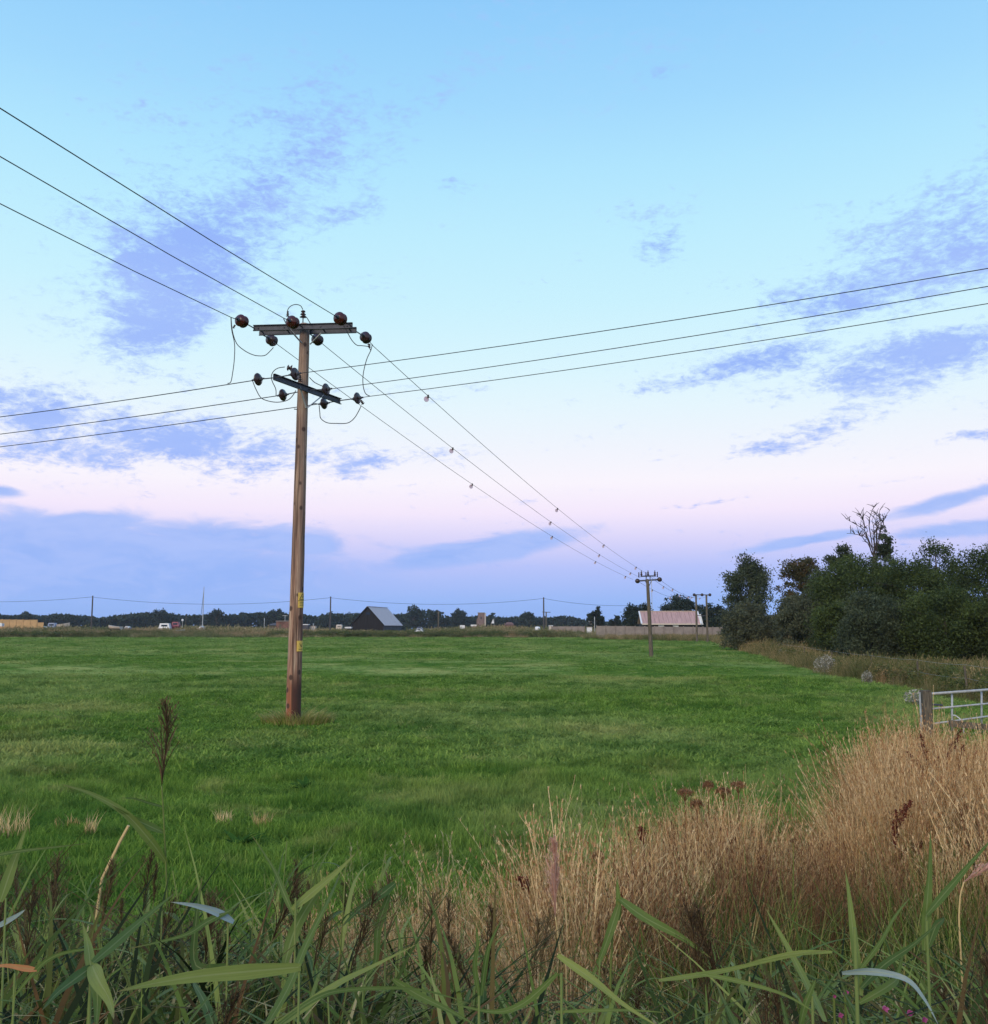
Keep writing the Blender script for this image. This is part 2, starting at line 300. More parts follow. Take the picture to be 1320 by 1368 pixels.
# ------------------------------------------------------------------ mesh helpers
class MB:
    def __init__(s): s.v = []; s.f = []; s.mi = []; s.cur = 0
    def add(s, vs, fs):
        o = len(s.v); s.v += [tuple(v) for v in vs]; s.f += [tuple(i + o for i in f) for f in fs]; s.mi += [s.cur] * len(fs)
    def box(s, c, size, axes=None):
        c = Vector(c); ax = axes or (Vector((1, 0, 0)), Vector((0, 1, 0)), Vector((0, 0, 1)))
        h = [ax[i] * size[i] / 2 for i in range(3)]
        vs = [c + h[0] * a + h[1] * b + h[2] * d for a in (-1, 1) for b in (-1, 1) for d in (-1, 1)]
        s.add(vs, [(0, 1, 3, 2), (4, 6, 7, 5), (0, 4, 5, 1), (2, 3, 7, 6), (0, 2, 6, 4), (1, 5, 7, 3)])
    def bar(s, a, b, w_, h_, up=Vector((0, 0, 1))):
        a, b = Vector(a), Vector(b); d = (b - a).normalized(); sd_ = d.cross(up).normalized(); u = sd_.cross(d)
        s.box((a + b) / 2, ((b - a).length, w_, h_), (d, sd_, u))
    def tube(s, pts, r, k=8, caps=True):
        pts = [Vector(p) for p in pts]; n = len(pts)
        rr = r if hasattr(r, '__len__') else [r] * n
        vs = []; pu = None
        for i, p in enumerate(pts):
            d = (pts[min(i + 1, n - 1)] - pts[max(i - 1, 0)]).normalized()
            if pu is None: pu = Vector((0, 0, 1)) if abs(d.z) < .9 else Vector((1, 0, 0))
            u = (pu - d * pu.dot(d)).normalized(); pu = u; v = d.cross(u)
            for j in range(k):
                a = 2 * math.pi * j / k; vs.append(p + (u * math.cos(a) + v * math.sin(a)) * rr[i])
        fs = [(i * k + j, i * k + (j + 1) % k, (i + 1) * k + (j + 1) % k, (i + 1) * k + j) for i in range(n - 1) for j in range(k)]
        if caps: fs += [tuple(range(k))[::-1], tuple((n - 1) * k + j for j in range(k))]
        s.add(vs, fs)
    def lathe(s, o, d, prof, k=16):     # prof: (distance along d, radius)
        o, d = Vector(o), Vector(d).normalized(); u = (Vector((0, 0, 1)) if abs(d.z) < .9 else Vector((1, 0, 0)))
        u = (u - d * u.dot(d)).normalized(); v = d.cross(u)
        vs = [o + d * t + (u * math.cos(2 * math.pi * j / k) + v * math.sin(2 * math.pi * j / k)) * r for t, r in prof for j in range(k)]
        n = len(prof)
        fs = [(i * k + j, i * k + (j + 1) % k, (i + 1) * k + (j + 1) % k, (i + 1) * k + j) for i in range(n - 1) for j in range(k)]
        fs += [tuple(range(k))[::-1], tuple((n - 1) * k + j for j in range(k))]
        s.add(vs, fs)
    def build(s, name, mats, parent=None, smooth=False, origin=None):
        me = bpy.data.meshes.new(name); o = Vector(origin) if origin is not None else Vector((0, 0, 0))
        base_o = o
        me.from_pydata([tuple(Vector(v) - base_o) for v in s.v], [], s.f); me.update()
        for m in (mats if isinstance(mats, (list, tuple)) else [mats]): me.materials.append(m)
        if len(me.materials) > 1:
            for p, i in zip(me.polygons, s.mi): p.material_index = i
        if smooth: me.shade_smooth()
        ob = bpy.data.objects.new(name, me); COL.objects.link(ob)
        if parent is not None:
            ob.parent = parent; ob.location = base_o - world(parent)
        else: ob.location = base_o
        return ob
def world(o):
    p = Vector(o.location)
    while o.parent is not None: o = o.parent; p += Vector(o.location)
    return p
def tag(o, label=None, cat=None, group=None, kind=None):
    if label: o['label'] = label
    if cat: o['category'] = cat
    if group: o['group'] = group
    if kind: o['kind'] = kind
    return o
def empty(name, loc, label, cat, group=None):
    o = bpy.data.objects.new(name, None); o.empty_display_size = .2; COL.objects.link(o); o.location = loc
    return tag(o, label, cat, group)
def smooth_path(pts, n=6):
    pts = [Vector(p) for p in pts]
    if len(pts) < 3: return pts
    q = [pts[0]] + pts + [pts[-1]]; out = []
    for i in range(1, len(q) - 2):
        a, b, c, d = q[i - 1:i + 3]
        for k in range(n):
            t = k / n
            out.append(.5 * ((2 * b) + (c - a) * t + (2 * a - 5 * b + 4 * c - d) * t * t + (3 * b - a - 3 * c + d) * t ** 3))
    out.append(pts[-1]); return out
# numpy mesh with quads and 'tint'/'along' attributes
def npmesh(name, verts, quads, tint=None, along=None, mats=(), across=None):
    me = bpy.data.meshes.new(name); nv, nq = len(verts), len(quads); k = quads.shape[1]
    me.vertices.add(nv); me.vertices.foreach_set('co', np.asarray(verts, np.float32).ravel())
    me.loops.add(nq * k); me.loops.foreach_set('vertex_index', quads.astype(np.int32).ravel())
    me.polygons.add(nq); me.polygons.foreach_set('loop_start', np.arange(0, nq * k, k, dtype=np.int32))
    me.update(calc_edges=True)
    for nm_, arr in (('tint', tint), ('along', along), ('across', across)):
        if arr is not None:
            a = me.attributes.new(nm_, 'FLOAT', 'POINT'); a.data.foreach_set('value', np.asarray(arr, np.float32))
    for m in mats: me.materials.append(m)
    return me
def cat_geo(parts):                    # (v, q, tint, along, matindex)
    V, Q, T, A, I = [], [], [], [], []; o = 0
    for v, q, t, a, mi in parts:
        V.append(v); Q.append(q + o); T.append(t); A.append(a); I.append(np.full(len(q), mi)); o += len(v)
    return np.concatenate(V), np.concatenate(Q), np.concatenate(T), np.concatenate(A), np.concatenate(I)
def geo_mesh(name, parts, mats):
    v, q, t, a, i = cat_geo(parts); me = npmesh(name, v, q, t, a, mats)
    if len(mats) > 1: me.polygons.foreach_set('material_index', i.astype(np.int32))
    return me
def ribbons(base, hdir, h, bend, droop, width, seg, tint, taper=1.0, mi=0, side=None, rise=1.0):
    """n curved blades; base (n,3), hdir (n,) azimuth, h/bend/droop/width (n,)"""
    n = len(base); t = np.linspace(0, 1, seg + 1)[None, :]
    d = np.stack([np.cos(hdir), np.sin(hdir)], 1)
    out = (bend * h)[:, None] * t ** 1.8
    z = h[:, None] * (rise * t - droop[:, None] * t ** 3)
    c = np.zeros((n, seg + 1, 3)); c[:, :, 0] = base[:, 0:1] + d[:, 0:1] * out; c[:, :, 1] = base[:, 1:2] + d[:, 1:2] * out; c[:, :, 2] = base[:, 2:3] + z
    sa = hdir + math.pi / 2 + (RNG.uniform(-.9, .9, n) if side is None else side)
    s_ = np.stack([np.cos(sa), np.sin(sa), np.zeros(n)], 1)
    wd = width[:, None] * np.clip((1 - t ** 2.2 * taper), 0.06, 1) * .5
    L = c - s_[:, None, :] * wd[:, :, None]; Rr = c + s_[:, None, :] * wd[:, :, None]
    v = np.stack([L, Rr], 2).reshape(-1, 3)
    b = (np.arange(n) * (seg + 1) * 2)[:, None, None]; i = (np.arange(seg) * 2)[None, :, None]
    q = (b + i + np.array([0, 1, 3, 2])[None, None, :]).reshape(-1, 4)
    return v, q, np.repeat(tint, (seg + 1) * 2), np.repeat(np.tile(t[0], (n, 1)).ravel(), 2), mi
def cards(c, s, tint, mi=0, elong=1.0, upbias=0.0):
    n = len(c); nrm = RNG.normal(size=(n, 3)); nrm[:, 2] += upbias; nrm /= np.linalg.norm(nrm, axis=1)[:, None]
    a = np.cross(nrm, RNG.normal(size=(n, 3))); a /= np.linalg.norm(a, axis=1)[:, None]; b = np.cross(nrm, a)
    s = np.broadcast_to(s, (n,))[:, None]
    v = np.stack([c - a * s * elong, c - b * s * .5 , c + a * s * elong, c + b * s * .5], 1).reshape(-1, 3)
    q = (np.arange(n) * 4)[:, None] + np.arange(4)[None, :]
    return v, q, np.repeat(tint, 4), np.full(n * 4, .7), mi

def value_noise(x, y, sc, seed=0):
    r = np.random.default_rng(seed); T = r.random((64, 64)); x = np.asarray(x) * sc; y = np.asarray(y) * sc
    xi = np.floor(x).astype(int); yi = np.floor(y).astype(int); fx = x - xi; fy = y - yi
    fx = fx * fx * (3 - 2 * fx); fy = fy * fy * (3 - 2 * fy)
    g = lambda a, b: T[a % 64, b % 64]
    return (g(xi, yi) * (1 - fx) + g(xi + 1, yi) * fx) * (1 - fy) + (g(xi, yi + 1) * (1 - fx) + g(xi + 1, yi + 1) * fx) * fy
def hz(x, y): return -.09 + 0.10 * value_noise(x, y, .22, 1) + .10 * value_noise(x, y, .8, 2)
def bank_z(x, y):
    t = np.clip((3.2 - np.asarray(y, float)) / 3.0, 0, 1); return .02 + .6 * t * t * (3 - 2 * t) + .06 * value_noise(x, y, 1.1, 3)

# scatter: point mesh + geometry nodes instancing (only for what nobody could count)
def proto_collection(name, meshes):
    c = bpy.data.collections.new(name)
    for i, m in enumerate(meshes): c.objects.link(bpy.data.objects.new('%s_%d' % (name, i), m))
    return c
def scatter(name, pts, scl, coll, nproto, tilt=.12, label=None, cat=None, yaw=None):
    n = len(pts); me = bpy.data.meshes.new(name); me.vertices.add(n); me.vertices.foreach_set('co', np.asarray(pts, np.float32).ravel())
    rot = np.stack([RNG.normal(0, tilt, n), RNG.normal(0, tilt, n), RNG.uniform(0, 6.283, n) if yaw is None else yaw], 1)
    a = me.attributes.new('rot', 'FLOAT_VECTOR', 'POINT'); a.data.foreach_set('vector', rot.astype(np.float32).ravel())
    a = me.attributes.new('scl', 'FLOAT_VECTOR', 'POINT')
    scl = np.asarray(scl, np.float32); scl = np.repeat(scl[:, None], 3, 1) if scl.ndim == 1 else scl
    a.data.foreach_set('vector', scl.ravel())
    a = me.attributes.new('pick', 'INT', 'POINT'); a.data.foreach_set('value', RNG.integers(0, nproto, n).astype(np.int32))
    ob = bpy.data.objects.new(name, me); COL.objects.link(ob)
    ng = bpy.data.node_groups.new(name, 'GeometryNodeTree')
    ng.interface.new_socket('Geometry', in_out='INPUT', socket_type='NodeSocketGeometry')
    ng.interface.new_socket('Geometry', in_out='OUTPUT', socket_type='NodeSocketGeometry')
    gi, go = ng.nodes.new('NodeGroupInput'), ng.nodes.new('NodeGroupOutput')
    ci = ng.nodes.new('GeometryNodeCollectionInfo'); ci.inputs['Collection'].default_value = coll
    ci.inputs['Separate Children'].default_value = True; ci.inputs['Reset Children'].default_value = True
    ip = ng.nodes.new('GeometryNodeInstanceOnPoints'); ip.inputs['Pick Instance'].default_value = True
    def att(nm_, ty):
        x = ng.nodes.new('GeometryNodeInputNamedAttribute'); x.data_type = ty; x.inputs['Name'].default_value = nm_
        return x.outputs['Attribute']
    L = ng.links
    L.new(gi.outputs[0], ip.inputs['Points']); L.new(ci.outputs[0], ip.inputs['Instance'])
    L.new(att('pick', 'INT'), ip.inputs['Instance Index']); L.new(att('rot', 'FLOAT_VECTOR'), ip.inputs['Rotation'])
    L.new(att('scl', 'FLOAT_VECTOR'), ip.inputs['Scale']); L.new(ip.outputs[0], go.inputs[0])
    md = ob.modifiers.new('scatter', 'NODES'); md.node_group = ng
    tag(ob, label, cat, kind='stuff'); return ob

# ------------------------------------------------------------------ ground
def grid(name, xs_of, ys, nx, zf, m, kind='structure', **k):
    V = []
    for y in ys:
        x0, x1 = xs_of(y)
        X = np.linspace(x0, x1, nx); V.append(np.stack([X, np.full(nx, y), zf(X, np.full(nx, y))], 1))
    V = np.concatenate(V); i = np.arange(len(ys) - 1)[:, None] * nx + np.arange(nx - 1)[None, :]
    i = i.ravel(); Q = np.stack([i, i + 1, i + nx + 1, i + nx], 1)
    me = npmesh(name, V, Q, mats=[m]); me.shade_smooth()
    o = bpy.data.objects.new(name, me); COL.objects.link(o); tag(o, kind=kind, **k); return o
grid('ground', lambda y: (-1600, 1600), np.array([-400, 0, 200, 600, 1000, 1700.]), 10, lambda x, y: x * 0 - .16, M['marsh'])
BX = [(4, 9.5), (12, 11.6), (20, 13.4), (35, 15.0), (49, 16.3), (75, 20.8), (126, 29.0), (178, 38.5), (217, 48)]
def right_edge(y): return np.interp(y, [b[0] for b in BX], [b[1] for b in BX])
YS = np.concatenate([np.linspace(3.5, 40, 90), np.linspace(41, 217, 110)])
grid('pasture', lambda y: (-12 - y * .75, float(right_edge(y))), YS, 150, lambda x, y: hz(x, y), M['pasture'])
grid('bank', lambda y: (-7, 15), np.linspace(-6, 4.2, 36), 70, lambda x, y: bank_z(x, y) + .0, M['soil'])

# ------------------------------------------------------------------ scatter prototypes
def U(a, b, n): return RNG.uniform(a, b, n)
def disc(n, r):
    a = U(0, 6.283, n); q = r * np.sqrt(U(0, 1, n)); return np.stack([q * np.cos(a), q * np.sin(a), np.zeros(n)], 1)
def tuft(n, r, h0, h1, wd, mats, seg=3, bend=(.1, .8), tint=(0, 1), seed_heads=0, leaf_extra=0):
    b = disc(n, r); h = U(h0, h1, n); hd = np.arctan2(b[:, 1], b[:, 0]) + RNG.normal(0, 1.0, n)
    parts = [ribbons(b, hd, h, U(*bend, n), U(0, .35, n), U(.6, 1.3, n) * wd, seg, U(*tint, n))]
    if seed_heads:
        k = seed_heads; b2 = disc(k, r * .9); h2 = U(h0 + (h1 - h0) * .6, h1 * 1.15, k); hd2 = U(0, 6.283, k); bd = U(.05, .45, k); dr = U(0, .2, k); tn = U(.4, 1, k)
        parts.append(ribbons(b2, hd2, h2, bd, dr, np.full(k, wd * .55), seg + 1, tn, taper=.3))
        for s0 in range(4):             # feathered heads along the top fifth of each stem
            tt = .80 + .06 * s0
            d = np.stack([np.cos(hd2), np.sin(hd2)], 1); p = np.zeros((k, 3))
            p[:, :2] = b2[:, :2] + d * (bd * h2 * tt ** 1.8)[:, None]; p[:, 2] = h2 * (tt - dr * tt ** 3)
            for rep in range(2):
                parts.append(ribbons(p, hd2 + RNG.normal(0, 1.6, k), U(.016, .042, k) * (1 if wd < .01 else 2.5), U(.15, .8, k), U(.0, .5, k), np.full(k, wd * 1.0), 2, U(0, 1, k), mi=1))
    return parts
fld = proto_collection('field_tuft', [geo_mesh('field_tuft', tuft(46, .17, .05, .13, .0075, None, 2, (.2, 1.1)), [M['grass']]) for _ in range(5)])
fldw = proto_collection('field_tuft_wide', [geo_mesh('field_tuft_wide', tuft(46, .34, .06, .15, .020, None, 2, (.2, 1.2)), [M['grass']]) for _ in range(4)])
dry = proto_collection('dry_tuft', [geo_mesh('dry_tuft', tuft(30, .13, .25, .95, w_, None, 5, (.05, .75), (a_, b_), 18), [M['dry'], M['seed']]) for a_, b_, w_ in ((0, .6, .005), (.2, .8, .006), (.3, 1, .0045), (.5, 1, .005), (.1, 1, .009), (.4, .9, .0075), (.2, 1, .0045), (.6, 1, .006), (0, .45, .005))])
lit = proto_collection('litter_tuft', [geo_mesh('litter_tuft', tuft(16, .16, .25, 1.0, .006, None, 4, (.1, 1.2), (0, .6), 0), [M['litter']]) for _ in range(5)])
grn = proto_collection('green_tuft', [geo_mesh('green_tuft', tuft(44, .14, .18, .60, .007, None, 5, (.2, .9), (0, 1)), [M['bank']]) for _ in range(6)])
rgh = proto_collection('rough_tuft', [geo_mesh('rough_tuft', tuft(80, .40, .25, .9, .016, None, 3, (.1, .7), (lo, hi), 10), [M['rough'], M['rough']])
                                      for lo, hi in ((0, .6), (.2, .9), (.3, 1), (0, .4), (.1, .8))])
frg = proto_collection('marsh_tuft', [geo_mesh('marsh_tuft', tuft(60, .38, .45, 1.0, .03, None, 2, (.1, .6), (lo, hi), 6), [M['farrough'], M['farrough']]) for lo, hi in ((0, .6), (.2, .9), (.3, 1), (0, .4), (.1, .8))])
rst = proto_collection('rusty_tuft', [geo_mesh('rusty_tuft', tuft(14, .12, .4, .9, .006, None, 4, (.05, .5), (.1, .6), 16), [M['rust'], M['rust']]) for _ in range(4)])
def herb(n, r, h, ls, mats, tint=(0, 1)):
    a = U(0, 6.283, n); q = r * U(0, 1, n) ** .5; z = h * U(.05, 1, n) ** .8 * (1 - .35 * (q / r) ** 2)
    c = np.stack([q * np.cos(a), q * np.sin(a), z], 1)
    return [cards(c, U(.6, 1.3, n) * ls, U(*tint, n), 0, 1.3, .8)]
hrb = proto_collection('herb_clump', [geo_mesh('herb_clump', herb(420, .45, .95, .045, None, (a, b)), [M['rough']]) for a, b in ((0, .35), (.0, .5), (.2, .7))])

def wedge(n, y0, y1, m0=-.60, m1=.60, p=2.0):
    y = (y0 ** p + (y1 ** p - y0 ** p) * RNG.random(n)) ** (1 / p); return y * U(m0, m1, n), y
# pasture grass
def field_pts(n, y0, y1, p=2.0):
    x, y = wedge(n, y0, y1, -.58, .58, p); k = x < right_edge(y) - .1; x, y = x[k], y[k]
    return np.stack([x, y, hz(x, y)], 1), x, y
p1, x1, y1 = field_pts(15000, 4.8, 17)
len_n = value_noise(x1, y1, .35, 5)
def gscale(x, y, n, k=1.0):      # trodden hollows and uncropped hummocks
    h = .38 + .95 * value_noise(x, y, 1.3, 21) ** 2 + .45 * value_noise(x, y, .4, 22); b_ = U(.8, 1.3, n)
    return np.stack([b_, b_, b_ * h * k], 1)
scatter('grass', p1, gscale(x1, y1, len(p1), .80), fld, 5, .2)
p1, x1, y1 = field_pts(34000, 16, 46, 1.6); len_n = value_noise(x1, y1, .3, 5)
scatter('grass', p1, gscale(x1, y1, len(p1), .50), fldw, 4, .15)
p1, x1, y1 = field_pts(42000, 44, 214, 1.3); len_n = value_noise(x1, y1, .12, 5)
s1 = np.interp(y1, [44, 214], [1.2, 3.2]) * U(.8, 1.2, len(y1)) * (.7 + .6 * len_n)
scatter('grass', p1, np.stack([s1, s1, s1 * .28], 1), fldw, 4, .1)

# dry grass belt in front
EX = [(330, 5.0), (380, 5.6), (450, 6.2), (600, 6.6), (700, 7.3), (760, 8.3), (800, 7.2), (860, 8.7), (930, 9.6), (1000, 9.6), (1100, 8.9), (1125, 10.6), (1150, 12.5), (1230, 14.0), (1330, 15), (1500, 16)]
NX = [(380, 4.6), (450, 4.0), (700, 4.0), (830, 4.8), (880, 6.5), (1000, 6.9), (1100, 6.8), (1200, 6.9), (1280, 6.2), (1500, 6.2)]
TOPY = [(330, 1215), (380, 1200), (450, 1172), (560, 1150), (640, 1150), (700, 1125), (740, 1095), (775, 1100), (805, 1130), (840, 1105), (870, 1068), (930, 1052), (1000, 1052), (1060, 1068), (1105, 1072), (1125, 1015), (1150, 982), (1185, 975), (1235, 968), (1262, 982), (1330, 988), (1500, 990)]
def belt(n, y0, y1, m0=-.62, m1=.66): 
    x, y = wedge(n, y0, y1, m0, m1); px = CX + F * x / y
    return x, y, px, np.interp(px, *zip(*EX)), np.interp(px, *zip(*NX))
x, y, px, E, NR = belt(14500, 3.4, 16)
keep = (px > 330) & (y < E + RNG.normal(0, .15, len(y))) & (y > NR + RNG.normal(0, .35, len(y))) & (value_noise(x, y, 1.3, 8) > np.where(px > 1050, .12, .24))
x, y, px = x[keep], y[keep], px[keep]
clump = value_noise(x, y, 2.6, 61); sel = clump > .22; x, y, px, clump = x[sel], y[sel], px[sel], clump[sel]
zz = np.where(y < 4.2, bank_z(x, y), hz(x, y))
hs = np.interp(px, [400, 600, 700, 760, 800, 870, 1000, 1110, 1150, 1320], [.68, .78, .85, .95, .75, .92, .88, .92, 1.15, 1.15]) * (.45 + .85 * clump) * U(.75, 1.2, len(x))
cap = (2.3 - (np.interp(px, *zip(*TOPY)) + RNG.normal(8, 16, len(px)) - 838) * y / F) / .98 * (.62 + .55 * clump)
hs = np.clip(np.minimum(hs, cap), .28, 1.4); wx = np.clip(hs, .6, 1.1)
scatter('dry_grass', np.stack([x, y, zz], 1), np.stack([wx * U(.8, 1.2, len(hs)), wx * U(.8, 1.2, len(hs)), hs], 1), dry, 9, .16)
x, y, px, E, NR = belt(4200, 1.8, 15); keep = (y < E * .93) & (px > -100) & ((px > 380) | (y < 4.6)) & (value_noise(x, y, .8, 31) > .35)
x, y, px = x[keep], y[keep], px[keep]; zz = np.where(y < 4.2, bank_z(x, y), hz(x, y)); cap = (2.3 - (np.interp(px, *zip(*TOPY)) + 15 - 838) * y / F)
scatter('dead_litter', np.stack([x, y, zz], 1), np.clip(np.minimum(cap / 1.0, U(.6, 1.1, len(x))), .25, 1.2), lit, 5, .35)
# green growth under and in front of it
x, y, px, E, NR = belt(15000, 1.2, 15)
keep = (y < E * .97) & ((px > 350) | (y < 5.0)) & ((y < NR + 1.0) | (value_noise(x, y, .9, 4) > .50))
x, y, px = x[keep], y[keep], px[keep]; zz = np.where(y < 4.2, bank_z(x, y), hz(x, y))
hs = U(.55, 1.4, len(x)) * np.interp(y, [1, 3, 5, 9], [.6, 1.1, 1.1, .9]) * (.6 + .7 * value_noise(x, y, 1.5, 41))
cap = (2.3 - (np.interp(px, *zip(*TOPY)) + np.interp(px, [450, 800, 1000], [75, 60, 80]) - 838) * y / F) / .6; hs = np.where(y > 4.5, np.clip(np.minimum(hs, cap), .3, 2), hs)
scatter('long_grass', np.stack([x, y, zz], 1), hs, grn, 6, .3)
# green and rusty growth threaded through the dry belt
x, y, px, E, NR = belt(5200, 4.0, 15); v_ = value_noise(x, y, 1.1, 71); keep = (y > 4.8) & (y < E) & (px > 380) & (v_ > .52); x, y, px, v_ = x[keep], y[keep], px[keep], v_[keep]
cap = (2.3 - (np.interp(px, *zip(*TOPY)) + RNG.normal(16, 14, len(px)) - 838) * y / F) * U(.75, 1.02, len(px)); zz = hz(x, y); kk = v_ < .66
scatter('long_grass', np.stack([x, y, zz], 1)[kk], np.clip(np.stack([cap * 0 + 1, cap * 0 + 1, cap / .62], 1), .3, 1.9)[kk], grn, 6, .16)
scatter('rusty_stems', np.stack([x, y, zz], 1)[~kk], np.clip(np.stack([cap * 0 + .8, cap * 0 + .8, cap / 1.0], 1), .3, 1.3)[~kk], rst, 4, .12)

def blades_up(n, r, z0, z1, L0, L1, w0, w1, tint=(0, 1)):
    b_ = disc(n, r); b_[:, 2] = U(z0, z1, n); hd = U(0, 6.28, n); L_ = U(L0, L1, n); st_ = U(.15, 1.0, n)
    return [ribbons(b_, hd, L_ * st_, U(.4, 1.5, n) / np.maximum(st_, .35) * .8, U(.1, .7, n), U(w0, w1, n), 6, U(*tint, n), side=RNG.normal(0, .25, n))]
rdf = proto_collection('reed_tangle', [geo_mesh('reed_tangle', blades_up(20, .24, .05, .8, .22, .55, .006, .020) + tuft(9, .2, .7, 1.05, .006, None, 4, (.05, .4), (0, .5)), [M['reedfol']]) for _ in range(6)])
x, y, px, E, NR = belt(4400, 1.65, 4.9, -.7, .7); keep = (px < 430) | (y < 3.6); x, y, px = x[keep], y[keep], px[keep]
lim = 2.3 - (np.interp(px, [-50, 200, 420, 600, 900, 1300], [1190, 1185, 1190, 1265, 1275, 1250]) + RNG.uniform(0, 110, len(px)) - 838) * y / F - bank_z(x, y)
scatter('reed_tangle', np.stack([x, y, bank_z(x, y)], 1), np.stack([x * 0 + 1, x * 0 + 1, np.clip(lim / 1.05, .3, 1.7)], 1), rdf, 6, .12)
# rough growth between pasture and trees on the right, and beyond the pasture
n = 9500; y = (24 ** 1.1 + (215 ** 1.1 - 24 ** 1.1) * RNG.random(n)) ** (1 / 1.1)
wd = np.interp(y, [24, 60, 120, 215], [12, 11, 12, 18]); x = right_edge(y) + wd * RNG.random(n) ** 1.2 + RNG.normal(0, .3, n)
s1 = U(.6, 1.35, n) * (.6 + .8 * value_noise(x, y, .35, 51)) * np.interp(x - right_edge(y), [0, 2.5], [.6, 1.1]) * np.interp(y, [24, 45, 200], [1.0, 1.1, 1.6])
pxs = CX + F * x / y; STRIP = [(940, 850), (1000, 852), (1040, 857), (1100, 866), (1200, 877), (1330, 878), (1600, 878)]
cap = (2.3 - (np.interp(pxs, *zip(*STRIP)) + RNG.normal(0, 3, n) - 838) * y / F) / .9; s1 = np.clip(np.minimum(s1, cap), .3, 2)
scatter('rough_grass', np.stack([x, y, x * 0 - .14], 1), s1, rgh, 5, .1)
n = 2600; y = U(26, 200, n) ** 1.0; x = right_edge(y) + np.interp(y, [24, 60, 120, 215], [10, 10, 12, 18]) * U(.05, 1, n)
cap = (2.3 - (np.interp(CX + F * x / y, *zip(*STRIP)) + 2 - 838) * y / F) / 1.0
scatter('ground_cover', np.stack([x, y, x * 0 - .14], 1), np.clip(np.minimum(cap, U(.6, 1.3, n)), .25, 2), hrb, 3, .1)
n = 15000; y = U(217, 262, n); x = U(-.56, .30, n) * y
keep = RNG.random(n) < np.where(value_noise(x, y, .06, 12) > .3, 1, .6)
x, y = x[keep], y[keep]
s1 = U(.9, 1.9, len(x)) * (.75 + .8 * value_noise(x, y, .09, 13)) * np.interp(y, [217, 222, 235], [.55, .8, 1.1]) * np.where(np.abs(x / y + .118) < .035, .72, 1)
scatter('rough_grass', np.stack([x, y, x * 0 - .1], 1), np.stack([s1 * 1.6, s1 * 1.6, s1], 1), frg, 5, .08)
n = 2600; y = U(150, 184, n); x = U(.085, .24, n) * y; keep = y > 186 - (x / y - .07) * 190 ; x, y = x[keep], y[keep]
scatter('rough_grass', np.stack([x, y, x * 0], 1), U(.8, 1.35, len(x)), rgh, 5, .1)
n = 5000; y = U(218, 250, n); x = U(-.56, .32, n) * y; keep = value_noise(x, y, .05, 15) > .38; x, y = x[keep], y[keep]
s1 = U(1.0, 1.9, len(x)); scatter('ground_cover', np.stack([x, y, x * 0 - .1], 1), np.stack([s1 * 1.5, s1 * 1.5, s1], 1), hrb, 2, .1)

# faint evening haze over the marsh
b = MB(); b.box((0, 650, 12.5), (3240, 2140, 29)); hm, hg, ho = mat('evening_haze')
pv = hg.n.new('ShaderNodeVolumePrincipled'); pv.inputs['Density'].default_value = HAZE; pv.inputs['Color'].default_value = (.80, .88, 1.0, 1); pv.inputs['Anisotropy'].default_value = 0.0
hg.l.new(pv.outputs[0], ho.inputs['Volume']); hz_o = b.build('haze', hm); tag(hz_o, kind='stuff')
